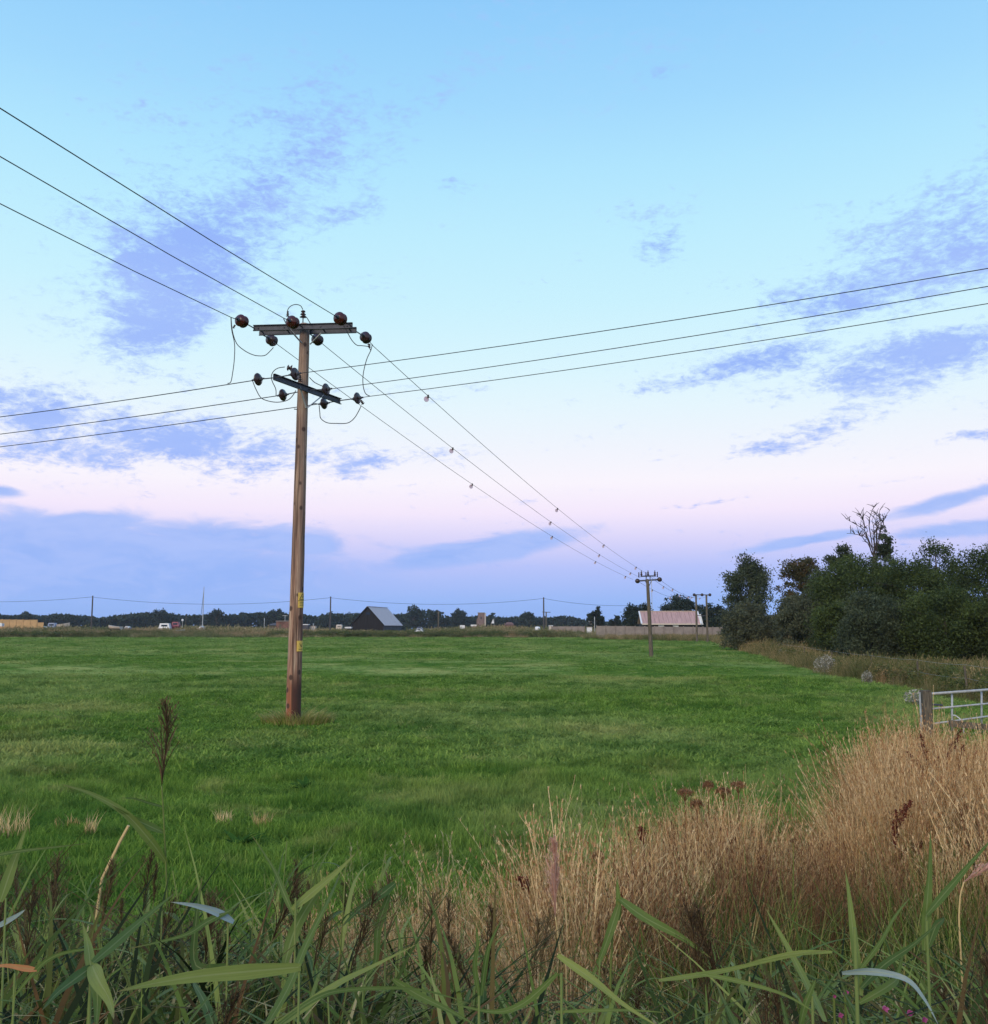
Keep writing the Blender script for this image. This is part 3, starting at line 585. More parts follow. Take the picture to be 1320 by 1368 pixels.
# ------------------------------------------------------------------ trees
def tree(name, px, Y, top, halfw,  base_py=None, leaf=.12, n=20000, mat_='tree_a', label='', cat='tree', group=None, shape='round', clumps=60, low=.12,
         flat=1.0, trunkr=.16, depth=None, kind=None, seed=None, lean=0.0):
    rs = np.random.default_rng(seed if seed is not None else int(px * 7 + Y))
    bx = P(px, HZ, Y).x; topz = P(px, top, Y).z; rx = halfw * Y / F; ry = depth or rx; H = topz
    root = empty(name, (bx, Y, -.1), label, cat, group)
    if kind: root['kind'] = kind
    z0 = H * low; zc_ = (H + z0) / 2; rz = (H - z0) / 2
    d = rs.normal(size=(clumps, 3)); d /= np.linalg.norm(d, axis=1)[:, None]
    rad = rs.uniform(.30, 1.0, clumps) ** .55
    clumps2 = clumps; cs = rs.uniform(.12, .27, clumps) * min(rx, rz)
    cc = d * rad[:, None] * (np.array([rx, ry, rz])[None] - cs[:, None] * .75)
    if shape == 'dome':
        k = cc[:, 2] < 0; f_ = 1 / np.sqrt(np.maximum(1 - d[k, 2] ** 2, .12)); cc[k, 0] *= f_; cc[k, 1] *= f_
    if shape in ('ragged', 'dome'):       # lopsided outline: the envelope swells and shrinks with direction
        th = np.arctan2(cc[:, 2], cc[:, 0]); ph = rs.uniform(0, 6.28, 3)
        sw = 1 + (.17 if shape == 'ragged' else .07) * (np.sin(2 * th + ph[0]) * .5 + np.sin(3 * th + ph[1]) + .8 * np.sin(7 * th + ph[2])) / 1.6
        cc = cc * np.minimum(sw, 1.08)[:, None]; cs = cs * rs.uniform(.55, 1.1, clumps)
    cc[:, 0] += lean * (cc[:, 2] / rz) * rx
    ct = rs.random(clumps)
    which = rs.choice(clumps, n, p=cs ** 2 / (cs ** 2).sum())
    u = rs.normal(size=(n, 3)); u /= np.linalg.norm(u, axis=1)[:, None]; u *= (rs.random(n) ** .45 * (1 + (.8 if shape == 'ragged' else .45) * (rs.random(n) < .12)))[:, None]; u = u * 1.25
    c = cc[which] + u * cs[which][:, None] * np.array([1.15, 1.15, .9])[None]
    tint = np.clip(.55 * ct[which] + .45 * rs.random(n), 0, 1)
    v, q, t, a, mi = cards(c, rs.uniform(.6, 1.35, n) * leaf * .5, tint, 0, 1.25, .3)
    v[:, 2] = np.maximum(v[:, 2], -zc_ + .05)
    me = npmesh('crown', v, q, t, a, [M[mat_]])
    cr = bpy.data.objects.new('crown', me); COL.objects.link(cr); cr.parent = root; cr.location = (0, 0, zc_ + .1)
    b = MB(); tops = []
    b.tube([(0, 0, 0), (0.05 * rx, 0, H * .3), (lean * rx * .3, 0, H * .62)], [trunkr, trunkr * .75, trunkr * .35], 8)
    for i in rs.choice(clumps, min(9, clumps), replace=False):
        e = Vector(cc[i]) + Vector((0, 0, zc_ + .1)); s0 = Vector((.03 * rx, 0, H * rs.uniform(.15, .5)))
        mid = (s0 + e) / 2 + Vector((0, 0, .1 * H)); b.tube([s0, mid, e], [trunkr * .45, trunkr * .28, trunkr * .08], 5)
    me = bpy.data.meshes.new('trunk'); me.from_pydata(b.v, [], b.f); me.materials.append(M['bark']); me.shade_smooth()
    tr = bpy.data.objects.new('trunk', me); COL.objects.link(tr); tr.parent = root
    return root
T = tree
T('poplar_tree', 1001, 112, 738, 34, leaf=.23, n=17000, mat_='tree_c', clumps=150, low=.12, shape='ragged', trunkr=.25, label='tall airy grey-green tree standing apart at the left end of the thicket')
T('willow_bush', 1003, 100, 800, 42, leaf=.22, n=17000, mat_='tree_b', clumps=150, low=-.05, shape='dome', cat='bush', label='grey willow bush at the foot of the tall tree standing apart')
T('alder_tree', 1074, 92, 729, 33, leaf=.20, n=16000, mat_='tree_d', clumps=150, low=.05, shape='ragged', trunkr=.2, label='thin-crowned browning tree right of the one standing apart')
T('willow_bush', 1080, 84, 785, 52, leaf=.19, n=21000, mat_='tree_b', clumps=160, low=-.05, shape='dome', cat='bush', label='pale grey-green willow bush below the thin browning tree')
T('alder_tree', 1128, 88, 714, 24, leaf=.19, n=9000, mat_='tree_c', clumps=110, low=.3, shape='ragged', trunkr=.14, label='small sparse treetop just left of the dead branches')
T('willow_tree', 1106, 84, 752, 40, leaf=.19, n=14000, mat_='tree_c', clumps=140, low=-.05, shape='dome', trunkr=.25, label='grey-green tree filling the gap left of the broad willow')
T('willow_tree', 1152, 70, 729, 70, leaf=.145, n=44000, mat_='tree_a', clumps=230, low=-.05, shape='dome', trunkr=.3, label='broad green willow in front of the dead tree')
T('alder_tree', 1184, 80, 700, 20, leaf=.17, n=7500, mat_='tree_c', clumps=90, low=.3, shape='ragged', trunkr=.12, label='thin leafy top just right of the dead branches')
T('willow_tree', 1218, 66, 737, 56, leaf=.14, n=34000, mat_='tree_a', clumps=200, low=-.05, shape='dome', trunkr=.28, label='rounded green willow right of the dead tree')
T('willow_tree', 1254, 76, 719, 50, leaf=.16, n=24000, mat_='tree_a', clumps=170, low=.0, shape='ragged', trunkr=.28, label='taller dark willow rising behind the rounded one')
T('willow_tree', 1318, 68, 724, 66, leaf=.145, n=36000, mat_='tree_a', clumps=200, low=-.05, shape='dome', trunkr=.28, label='dark willow cut by the right edge of the photo')
T('willow_tree', 1395, 62, 716, 60, leaf=.18, n=12000, mat_='tree_a', clumps=100, low=-.05, shape='dome', trunkr=.28, label='willow continuing the thicket past the right edge')
T('sallow_bush', 1172, 56, 782, 56, leaf=.12, n=30000, mat_='tree_c', clumps=190, low=-.08, shape='dome', cat='bush', label='dark blue-green sallow bush bulging forward at the middle of the thicket')
T('sallow_bush', 1262, 54, 778, 66, leaf=.12, n=32000, mat_='tree_a', clumps=190, low=-.08, shape='dome', cat='bush', label='dark sallow bush between the bulging one and the edge of the photo')
T('sallow_bush', 1340, 52, 770, 50, leaf=.13, n=16000, mat_='tree_a', clumps=120, low=-.08, shape='dome', cat='bush', label='dark sallow bush at the right edge of the photo')
T('willow_bush', 1122, 66, 795, 38, leaf=.15, n=17000, mat_='tree_a', clumps=130, low=-.08, shape='dome', cat='bush', label='dark green bush between the pale willow bush and the bulging sallow')
# middle distance, round the red-roofed building
T('oak_tree', 909, 262, 793, 33, leaf=0.56, n=11400, mat_='tree_far', clumps=138, low=-.05, shape='dome', label='large rounded tree behind the red-roofed building')
T('oak_tree', 853, 275, 804, 24, leaf=0.56, n=8400, mat_='tree_far', clumps=108, low=-.05, shape='dome', label='tree at the left end of the red-roofed building')
T('oak_tree', 797, 300, 809, 13, leaf=0.52, n=5100, mat_='tree_far', clumps=78, low=-.05, shape='dome', label='slim rounded tree above the left end of the concrete wall')
T('oak_tree', 822, 330, 820, 10, leaf=0.60, n=2700, mat_='tree_far', clumps=54, low=-.05, shape='dome', label='low tree between the slim one and the red-roofed building')
T('oak_tree', 955, 225, 806, 28, leaf=0.45, n=9600, mat_='tree_far', clumps=120, low=-.05, shape='dome', label='dark tree behind the right-hand end of the red-roofed building')
T('hawthorn_bush', 968, 180, 820, 22, leaf=0.38, n=7800, mat_='tree_far', clumps=108, low=-.05, shape='dome', cat='bush', label='dark bush closing the right end of the concrete wall')
# tree line on the horizon
for px, top, hw, lab in [(34, 816, 14, 'far tree standing above the tan hoarding at the left edge'), (213, 815, 17, 'far round tree above the white cabin boat'),
        (288, 813, 13, 'far dark round tree just right of the boat mast'), (368, 814, 20, 'far broad tree just left of the big utility pole'),
        (440, 818, 18, 'far tree behind the slim pole left of the black barn'), (553, 809, 14, 'tallest far tree right of the black barn'),
        (583, 815, 14, 'far tree behind the short pole right of the barn'), (612, 815, 12, 'far pointed tree above the white board'),
        (704, 819, 13, 'far round tree left of the slim pole with a crossarm beside it'), (660, 820, 9, 'far tree just right of the church tower')]:
    T('oak_tree', px, 640, top - 1.5, hw, leaf=1.5, n=2200, mat_='tree_far', clumps=70, low=-.1, shape='dome', label=lab, trunkr=.5)
prof = [(-60, 822), (0, 821), (20, 822), (60, 822), (80, 819), (100, 821), (130, 825), (150, 823), (175, 820), (200, 818), (235, 820), (255, 822), (272, 820), (305, 822), (320, 819), (345, 818),
        (385, 817), (410, 821), (423, 826), (440, 820), (470, 819), (500, 820), (535, 821), (570, 813), (600, 824), (630, 823), (650, 822), (680, 825), (700, 822), (730, 825), (755, 822), (770, 826), (785, 830), (810, 831), (900, 826), (980, 822), (1060, 822), (1400, 822)]
C_, TT = [], []
for i in range(1000):
    px = random.uniform(-60, 1400); Y = random.uniform(650, 700); tp = np.interp(px, *zip(*prof)) + abs(random.gauss(0, 1.3)) - 1.5; zt = P(px, tp, Y).z
    r_ = random.uniform(3.0, 7.0); m = 60; cz = U(0, 1, m) ** .6
    u = RNG.normal(size=(m, 3)); u /= np.linalg.norm(u, axis=1)[:, None]
    c = np.array([P(px, HZ, Y).x, Y, 0])[None] + u * np.array([r_, r_, 0])[None]; c[:, 2] = zt - .8 - (zt + 1) * (1 - cz) * .95 - (1 - np.sqrt(1 - np.clip(u[:, 0] ** 2, 0, .99))) * 2
    C_.append(c); TT.append(np.clip(U(0, .5, m) + random.uniform(0, .5), 0, 1))
C_ = np.concatenate(C_); TT = np.concatenate(TT)
v, q, t, a, _ = cards(C_, U(.8, 1.7, len(C_)), TT, 0, 1.1, .2)
o = bpy.data.objects.new('far_wood', npmesh('far_wood', v, q, t, a, [M['tree_far']])); COL.objects.link(o); tag(o, kind='stuff')

# dead tree
def dead_tree():
    Y = 76; bx = P(1165, HZ, Y).x
    root = empty('dead_tree', (bx, Y, -.1), 'dead tree with bare forked branches rising out of the willow thicket', 'tree')
    def at(px, py): q = P(px, py, Y); return Vector((q.x - bx, 0, q.z + .1))
    b = MB(); b.tube([(0, 0, 0), at(1166, 790), at(1168, 742)], [.28, .18, .12], 8)
    m = bpy.data.meshes.new('trunk'); m.from_pydata(b.v, [], b.f); m.materials.append(M['deadwood'])
    t_ = bpy.data.objects.new('trunk', m); COL.objects.link(t_); t_.parent = root
    br = [[(1168, 742), (1165, 715), (1168, 700), (1166, 684)], [(1169, 740), (1174, 714), (1175, 698), (1183, 684)], [(1168, 742), (1158, 718), (1155, 706), (1152, 690)], [(1168, 745), (1160, 725), (1150, 714), (1137, 712)], [(1168, 742), (1161, 712), (1152, 700), (1141, 691)], [(1166, 735), (1158, 704), (1157, 690), (1159, 677)],
          [(1168, 740), (1166, 712), (1163, 692)], [(1169, 740), (1171, 708), (1172, 686)], [(1170, 740), (1176, 716), (1180, 700), (1179, 689)], [(1178, 707), (1184, 696), (1188, 692)],
          [(1157, 706), (1149, 694), (1143, 688)], [(1170, 736), (1169, 712), (1167, 699)], [(1160, 722), (1155, 716), (1148, 715)]]
    for k_, pl in enumerate(br):
        b = MB(); pts = [at(*p) + Vector((0, (k_ % 5 - 2) * .25 * i, 0)) for i, p in enumerate(pl)]; pts = smooth_path(pts, 3)
        pts = [p + Vector((random.gauss(0, .035), 0, random.gauss(0, .03))) for p in pts]
        rr = np.linspace(.045, .014, len(pts)); b.tube(pts, list(rr), 6)
        for j in range(9):
            i = random.randrange(len(pts) // 3, len(pts)); p = pts[i]
            d_ = Vector((random.uniform(-1, 1), random.uniform(-.6, .6), random.uniform(.3, 1))).normalized() * random.uniform(.3, .8)
            b.tube([p, p + d_ * .5 + Vector((0, 0, .04)), p + d_], [.03, .02, .012], 4)
        m = bpy.data.meshes.new('branch'); m.from_pydata(b.v, [], b.f); m.materials.append(M['deadwood'])
        o_ = bpy.data.objects.new('branch', m); COL.objects.link(o_); o_.parent = root
dead_tree()
def fluffy(px, py, Y, r, h, lab, n=900):
    g_ = P(px, py, Y); parts = herb(n, r, h, .035, None, (.2, 1)); nb_ = disc(120, r * .6)
    parts.append(ribbons(nb_, U(0, 6.28, 120), U(.4, .9, 120) * h, U(0, .5, 120), U(0, .2, 120), np.full(120, .015), 3, U(0, .3, 120)))
    me = geo_mesh('thistle_bush', parts, [M['fluff']]); o_ = bpy.data.objects.new('thistle_bush', me); COL.objects.link(o_); o_.location = (g_.x, Y, -.05)
    tag(o_, lab, 'bush')
fluffy(1103, 890, 50, .60, 1.0, 'pale fluffy seeding bush at the pasture edge below the thicket')
fluffy(1048, 880, 72, .45, .9, 'smaller pale grey bush left of the fluffy one at the pasture edge', 350)
fluffy(1158, 893, 41, .22, .6, 'pale seeding thistle clump in the rough grass right of the fluffy bush', 300)
fluffy(1225, 900, 30, .40, .55, 'pale grey-green clump just beyond the wooden gate post', 400)

# ------------------------------------------------------------------ the big pole
Y1 = 23.5
def Z(zx, zy): return 290 + zx / 5.739, 390 + zy / 5.739     # close-up coordinates to photo pixels
foot = P(391, 966, Y1); top = P(407.3, 433, Y1)
pole = empty('utility_pole', (foot.x, Y1, 0), 'big weathered wooden pole with two steel crossarms standing in the pasture', 'utility pole')
def shaft(name, a, b, r0, r1, m, parent, k=28, segs=26, wob=.006):
    v, f = [], []; a, b = Vector(a), Vector(b)
    for i in range(segs + 1):
        t = i / segs; c = a.lerp(b, t); r = r0 + (r1 - r0) * t
        for j in range(k):
            an = 2 * math.pi * j / k; rr = r * (1 + wob * 3 * math.sin(3 * an + 1.3) + wob * 2 * math.sin(7 * an + t * 3)) + random.gauss(0, wob * .25)
            v.append((c.x + math.cos(an) * rr, c.y + math.sin(an) * rr, c.z))
    for i in range(segs):
        for j in range(k): f.append((i * k + j, i * k + (j + 1) % k, (i + 1) * k + (j + 1) % k, (i + 1) * k + j))
    v.append((b.x, b.y, b.z + .04)); ti = len(v) - 1
    for j in range(k): f.append((segs * k + j, segs * k + (j + 1) % k, ti))
    me = bpy.data.meshes.new(name); me.from_pydata(v, [], f); me.materials.append(m); me.shade_smooth()
    o_ = bpy.data.objects.new(name, me); COL.objects.link(o_); o_.parent = parent; return o_
shaft('pole_shaft', (0, 0, -.1), (top.x - foot.x, 0, top.z), .178, .118, M['pole'], pole)
# line geometry
def vx(p): return Vector((p[0], p[1], 0))
A0 = P(407, 440, Y1)                                   # pole at the upper arm
P2x, P2Y = P(868, HZ, 77.8).x, 77.8
ld = Vector((P2x - A0.x, P2Y - A0.y, 0)).normalized(); ad = Vector((math.cos(R(5)), -math.sin(R(5)), 0)); ap = Vector((math.sin(R(5)), math.cos(R(5)), 0))
za = P(407, 440, Y1).z
def arm_pt(s, back): return Vector((A0.x, A0.y, za)) + ad * s + ap * back
def channel(a, b, w_, h_, name, parent, m):
    b_ = MB(); a, b = Vector(a), Vector(b); d = (b - a).normalized(); sd_ = d.cross(Vector((0, 0, 1))).normalized(); L = (b - a).length; c = (a + b) / 2
    up = sd_.cross(d)
    b_.box(c, (L, .012, h_), (d, sd_, up))
    b_.box(c + up * (h_ / 2 + .004) + sd_ * (w_ / 2), (L, w_, .012), (d, sd_, up)); b_.box(c - up * (h_ / 2 + .004) + sd_ * (w_ / 2), (L, w_, .012), (d, sd_, up))
    o_ = b_.build(name, m, parent); return o_
for bk, s0, s1_ in ((-.19, -1.22, 1.24), (.19, -1.20, 1.25)):
    channel(arm_pt(s0, bk), arm_pt(s1_, bk), .05 if bk < 0 else .05, .125, 'crossarm', pole, M['darksteel'])
for s in (-1.1, -.45, .45, 1.1): b = MB(); b.bar(arm_pt(s, -.22), arm_pt(s, .22), .025, .025); b.build('bolt', M['darksteel'], pole)
def yat(pxy, Y): return P(*pxy, Y)
for p0, p1_ in (((560, 285), (652, 392)), ((800, 315), (712, 402))):
    b = MB(); b.bar(yat(Z(*p0), Y1 - .2), yat(Z(*p1_), Y1 - .13), .045, .012); b.build('brace', M['steel'], pole)
def insulator(c, d, r, m, parent, discs=2, link=.12):
    d = Vector(d).normalized(); b = MB(); sp = r * .95
    prof = []
    for i in range(discs):
        o_ = (i - (discs - 1) / 2) * sp
        prof += [(o_ - sp * .45, r * .34), (o_ - sp * .30, r * .52), (o_ - sp * .12, r * .92), (o_ + sp * .02, r), (o_ + sp * .10, r * .97), (o_ + sp * .12, r * .7), (o_ + sp * .3, r * .4)]
    b.lathe(c, d, prof, 20); s_ = b.build('insulator', m, parent, smooth=True)
    L = discs * sp / 2
    for sg in (-1, 1):
        b = MB(); b.lathe(c + d * sg * L * .8, d * sg, [(0, .045), (.05, .045), (.07, .022), (L * .2 + link, .022)], 8); b.build('fitting', M['darksteel'], s_)
    return s_
WIRES = []
def wire(pts, r, lab, name='power_line', cat='cable', group=None, mt=None):
    b = MB(); b.tube(pts, r, 6); o_ = b.build(name, mt or M['wire'], None, smooth=True, origin=pts[0]); tag(o_, lab, cat, group); return o_
def sagline(a, b_, sag, n=14, ext=0):
    a, b_ = Vector(a), Vector(b_); return [a.lerp(b_, t) - Vector((0, 0, 4 * sag * t * (1 - t))) for t in np.linspace(0, 1, n)]
# incoming line from behind the camera on the left
inc = [(-1.2, -.19, (308.8, 424), (0, 272), (323, 429), 'lowest'), (0, -.19, (378.8, 424.8), (0, 209), (391, 430.5), 'middle'), (1.2, -.19, (446.8, 421.4), (0, 144.5), (454.6, 425.7), 'highest')]
near_ends = []
for s, bk, pw, pe, pi_, nm_ in inc:
    A_ = arm_pt(s, bk); q0 = on_plane(*pw, A_, ld); q1 = on_plane(*pe, A_, ld); ic = on_plane(*pi_, A_, ld)
    insulator(ic, (q0 - q1), .148, M['brown'], pole)
    b = MB(); b.tube([A_ + Vector((0, 0, -.0)), ic + (A_ - ic) * .35], .016, 6); b.build('shackle', M['darksteel'], pole)
    far = q1 + (q1 - q0) * 2.2
    wire([q0 + (ic - q0) * .6, q0, q0.lerp(q1, .5) - Vector((0, 0, .03)), q1, q1.lerp(far, .5) + Vector((0, 0, .2)), far + Vector((0, 0, 1.2))], .010,
         nm_ + ' of the three wires from the top crossarm up to the left edge')
    near_ends.append(q0)
# outgoing spans to the second pole
out_ = [(-1.2, .19, (370, 460), (363, 454.5), [(631, 647), (738, 716), (796, 751), (836, 770.7)], (845.6, 774), 'left'),
        (.0, .19, (433, 460.6), (424, 453.6), [(605, 600), (736, 697), (801, 741), (842.7, 764.8)], (856, 772), 'middle'),
        (1.2, .19, (498, 460), (488.6, 451), [(572, 531), (745, 679), (807, 728), (850, 758)], (876, 773), 'right')]
P2 = Vector((P2x, P2Y, 0))
far_ends = []; divs = []
for s, bk, pw, pi_, marks, pend, nm_ in out_:
    A_ = arm_pt(s, bk); B_ = P(*pend, P2Y); d_ = Vector((B_.x - A_.x, B_.y - A_.y, 0)).normalized()
    q0 = on_plane(*pw, A_, d_); ic = on_plane(*pi_, A_, d_); ms = [on_plane(*m_, A_, d_) for m_ in marks]
    insulator(ic, (ms[0] - q0), .140, M['greyins'], pole)
    b = MB(); b.tube([A_, ic + (A_ - ic) * .35], .016, 6); b.build('shackle', M['darksteel'], pole)
    b = B_
    t_of = lambda p: (Vector((p.x, p.y, 0)) - Vector((q0.x, q0.y, 0))).length
    ts = np.array([t_of(p) for p in [q0] + ms[:3] + [B_]]); zs = np.array([p.z for p in [q0] + ms[:3] + [B_]])
    cf = np.polyfit(ts, zs, 2); L = ts[-1]
    pts = [Vector((q0.x, q0.y, 0)) + d_ * t + Vector((0, 0, float(np.polyval(cf, t)))) for t in np.linspace(0, L, 26)]
    wire([q0 + (ic - q0) * .6] + pts, .0085, nm_ + ' of the three wires running down to the second pole')
    for i, p in enumerate(ms):
        t = min(t_of(p), L * .97); divs.append((Vector((q0.x, q0.y, 0)) + d_ * t + Vector((0, 0, float(np.polyval(cf, t)))), nm_, i))
    far_ends.append(q0)
# bird diverters: clip on the wire with a spinning disc under it
def diverter(p, lab, k=1.0, group='bird diverters on the wires to the second pole'):
    r_ = empty('bird_diverter', p, lab, 'bird diverter', group)
    b = MB(); b.box((0, 0, -.01), (.05 * k, .09 * k, .075 * k)); o_ = b.build('clip', M['black']); o_.parent = r_
    b = MB(); b.lathe((-.05 * k, 0, -.09 * k), Vector((.55, -.83, .1)), [(-.008, .08 * k), (.008, .08 * k)], 14); o_ = b.build('disc', M['diverter']); o_.parent = r_
ordn = ['nearest', 'second', 'third', 'farthest']
for p, nm_, i in divs: diverter(p, '%s bird diverter from the big pole on the %s wire to the second pole' % (ordn[i], nm_), [1.05, 1.0, 1.0, 1.1][i])

# lower crossarm and the tee line crossing it
La = P(365, 504, 22.2); Lb = P(454.6, 536, 24.7); lad = (Lb - La).normalized()
zl = (La.z + Lb.z) / 2; La.z = zl; Lb.z = zl
channel(La, Lb, .05, .13, 'crossarm', pole, M['darksteel'])
ct_ = (La + Lb) / 2
for s, q in ((.62, (690, 890)), (-.35, (682, 888))):
    b = MB(); b.bar(ct_ + lad * s, yat(Z(*q), Y1 - .14), .04, .012); b.build('brace', M['steel'], pole)
td = Vector((lad.y, -lad.x, 0)).normalized()            # to the right and towards the camera
tee = [  # arm point, left: (insulator, wire start, frame edge), right: same
    (La + lad * .08, (315, 670), (270, 680), (0, 557), (597, 630), (648, 622), (1320, 358.5), 'upper'),
    ((La + Lb) / 2, (505, 790), (450, 798), (0, 580), (835, 748), (892, 741), (1320, 382.5), 'middle'),
    (Lb - lad * .1, (820, 855), (770, 860), (0, 597), (1075, 815), (1165, 801), (1320, 405.5), 'lower')]
for A_, il, wl, el_, ir, wr, er, nm_ in tee:
    for sgn, ip_, wp, ep, side in ((-1, il, wl, el_, 'left'), (1, ir, wr, er, 'right')):
        d_ = td * sgn
        ic = on_plane(*Z(*ip_), A_, td); q0 = on_plane(*Z(*wp), A_, td)
        # the wires run on a slightly swung course so that they clear the pole
        ex = Vector((q0.x, q0.y, 0)); n_ = 9; q1 = on_plane(*ep, q0, td)
        insulator(ic, (q1 - ic), .15, M['greyins'], pole, discs=1, link=.1)
        b = MB(); b.tube([A_, ic + (A_ - ic).normalized() * .05], .014, 6); b.build('shackle', M['darksteel'], pole)
        mid = q0.lerp(q1, .5); sg = .08 if side == 'right' else .03
        pm = (lambda t: q0.lerp(q1, t) - Vector((0, 0, sg * 4 * t * (1 - t))))
        far = q1 + (q1 - pm(.9)) / .1 * .5
        wire([q0 + (ic - q0) * .7] + [pm(t) for t in np.linspace(0, 1, n_)] + [far], .0085 if side == 'right' else .011,
             '%s of the three wires from the lower crossarm to the %s edge' % (nm_, side))
# smaller insulators and the jumper loops
def jump(zpts, Y=Y1 - .3, r=.010, name='jumper'):
    Ys = Y if hasattr(Y, '__len__') else [Y] * len(zpts)
    b = MB(); b.tube(smooth_path([yat(Z(*p), y_) for p, y_ in zip(zpts, Ys)], 5), r, 6); b.build(name, M['wire'], pole, smooth=True)
jump([(106, 197), (112, 290), (134, 400), (132, 520), (118, 630), (105, 690), (80, 702)])
jump([(108, 200), (118, 300), (150, 395), (208, 448), (270, 480), (320, 490), (370, 485), (410, 450), (432, 425)])
jump([(545, 180), (540, 145), (560, 112), (600, 96), (640, 106), (657, 135)])
jump([(665, 175), (690, 200), (720, 250)])
jump([(510, 205), (545, 270), (600, 340), (648, 392)], r=.012)
jump([(895, 182), (935, 215), (975, 265), (1000, 312), (1035, 372), (1072, 408), (1110, 412), (1160, 420), (1176, 445)])
jump([(1190, 400), (1180, 445), (1150, 510), (1128, 590), (1118, 660), (1122, 730), (1140, 780), (1175, 800)])
jump([(783, 870), (788, 925), (796, 970), (845, 1003), (920, 1008), (1000, 1005), (1050, 970), (1085, 915), (1105, 872)])
jump([(272, 682), (300, 750), (338, 812), (400, 838), (470, 845), (540, 830), (580, 795), (604, 755)])
jump([(452, 798), (450, 745), (425, 690), (416, 650), (430, 612), (465, 585), (520, 575)])
jump([(708, 655), (750, 695), (808, 722)]); jump([(722, 870), (745, 855), (783, 862)])
def post_ins(zc_, r, Y, n=3, m='greyins', d=Vector((0, 0, 1)), stalk=.12):
    c = yat(Z(*zc_), Y); b = MB(); prof = []
    for i in range(n):
        o_ = (i - n / 2) * r * .8; prof += [(o_, r * .4), (o_ + r * .08, r * (1 - .15 * i)), (o_ + r * .45, r * .45)]
    b.lathe(c, d, prof, 14); s_ = b.build('post_insulator', M[m], pole, smooth=True)
    b = MB(); b.tube([c - d * (r * 1.2 + stalk), c - d * r * .6], .014, 6); b.build('pin', M['darksteel'], s_)
post_ins((660, 165), .085, Y1, stalk=.18); post_ins((542, 165), .045, Y1 - .35, 4, stalk=.02)
post_ins((550, 583), .095, Y1 - .6, 2, d=Vector((-.9, -.3, .1)), stalk=.1)
post_ins((133, 262), .04, Y1 - .5, 3, d=Vector((.5, 0, .8)), stalk=.02); post_ins((1168, 418), .045, Y1, 3, d=Vector((.2, 0, -1)), stalk=.02)
post_ins((1110, 842), .05, Y1 + .3, 3, d=Vector((-.5, 0, .8)), stalk=.02); post_ins((637, 660), .055, Y1 - .25, 4, d=Vector((0, 0, 1)), stalk=.02)
post_ins((440, 405), .05, Y1 + .4, 2, d=Vector((.3, 0, -1)), stalk=.02)
b = MB(); q = yat(Z(590, 898), Y1 - .1); b.tube([q, q + Vector((.25, .1, 0))], .012, 6); b.build('stay_bolt', M['darksteel'], pole)
# yellow warning plates wrapped on the right-hand side of the shaft
def plate(py0, py1, sub):
    z0, z1 = P(400, py1, Y1).z, P(400, py0, Y1).z
    def xy(z, a, rr): 
        t = z / top.z; r_ = .178 + (.118 - .178) * t + rr
        return Vector((foot.x + (top.x - foot.x) * t + r_ * math.cos(a), Y1 + r_ * math.sin(a), z))
    def cv(b_, a0, a1, za_, zb_, rr, n_=8):
        vs = []; 
        for i in range(n_ + 1):
            a = a0 + (a1 - a0) * i / n_
            vs += [xy(za_, a, rr), xy(zb_, a, rr), xy(za_, a, rr - .004), xy(zb_, a, rr - .004)]
        fs = []
        for i in range(n_):
            o_ = i * 4; fs += [(o_, o_ + 4, o_ + 5, o_ + 1), (o_ + 2, o_ + 3, o_ + 7, o_ + 6), (o_ + 1, o_ + 5, o_ + 7, o_ + 3), (o_, o_ + 2, o_ + 6, o_ + 4)]
        fs += [(0, 1, 3, 2), (n_ * 4, n_ * 4 + 2, n_ * 4 + 3, n_ * 4 + 1)]; b_.add(vs, fs)
    a0, a1 = R(-66), R(25)
    b = MB(); cv(b, a0, a1, z0, z1, .012); o_ = b.build('warning_plate', M['yellow'], pole)
    b = MB(); am = (a0 + a1) / 2 - .10; H = z1 - z0
    def seg(p, q_, w_=.014):        # stroke in (angle, z) space
        p, q_ = Vector((p[0], p[1])), Vector((q_[0], q_[1])); n_ = 5
        for i in range(n_):
            s_, e_ = p.lerp(q_, i / n_), p.lerp(q_, (i + 1) / n_)
            dd = Vector(((e_ - s_).x * .15, (e_ - s_).y)); nn = Vector((-dd.y, dd.x)).normalized() * w_ / 2; nn = Vector((nn.x / .15, nn.y))
            vs = [xy(s_.y + nn.y, s_.x + nn.x, .0145), xy(e_.y + nn.y, e_.x + nn.x, .0145), xy(e_.y - nn.y, e_.x - nn.x, .0145), xy(s_.y - nn.y, s_.x - nn.x, .0145)]
            b.add(vs, [(0, 1, 2, 3), (3, 2, 1, 0)])
    if sub:
        zt, zb = z0 + H * .94, z0 + H * .55; tw = .50
        seg((am, zt), (am - tw, zb)); seg((am - tw, zb), (am + tw, zb)); seg((am + tw, zb), (am, zt))
        seg((am + .06, zt - .09), (am - .05, (zt + zb) / 2 - .01), .012); seg((am - .05, (zt + zb) / 2), (am + .08, (zt + zb) / 2), .012); seg((am + .08, (zt + zb) / 2), (am, zb + .03), .012)
        seg((a0 + .02, z0 + H * .47), (a1 - .02, z0 + H * .47), .012)
        for k_ in range(3): seg((am - .45, z0 + H * (.36 - .11 * k_)), (am + .45 - .1 * k_, z0 + H * (.36 - .11 * k_)), .010)
    else:
        seg((am - .3, z0 + H * .75), (am, z0 + H * .4)); seg((am, z0 + H * .4), (am + .2, z0 + H * .75)); seg((am - .4, z0 + H * .2), (am + .4, z0 + H * .2), .012)
    tag(b.build('print', M['black'], o_), kind='stuff')
plate(792, 812, True); plate(856, 870, False)
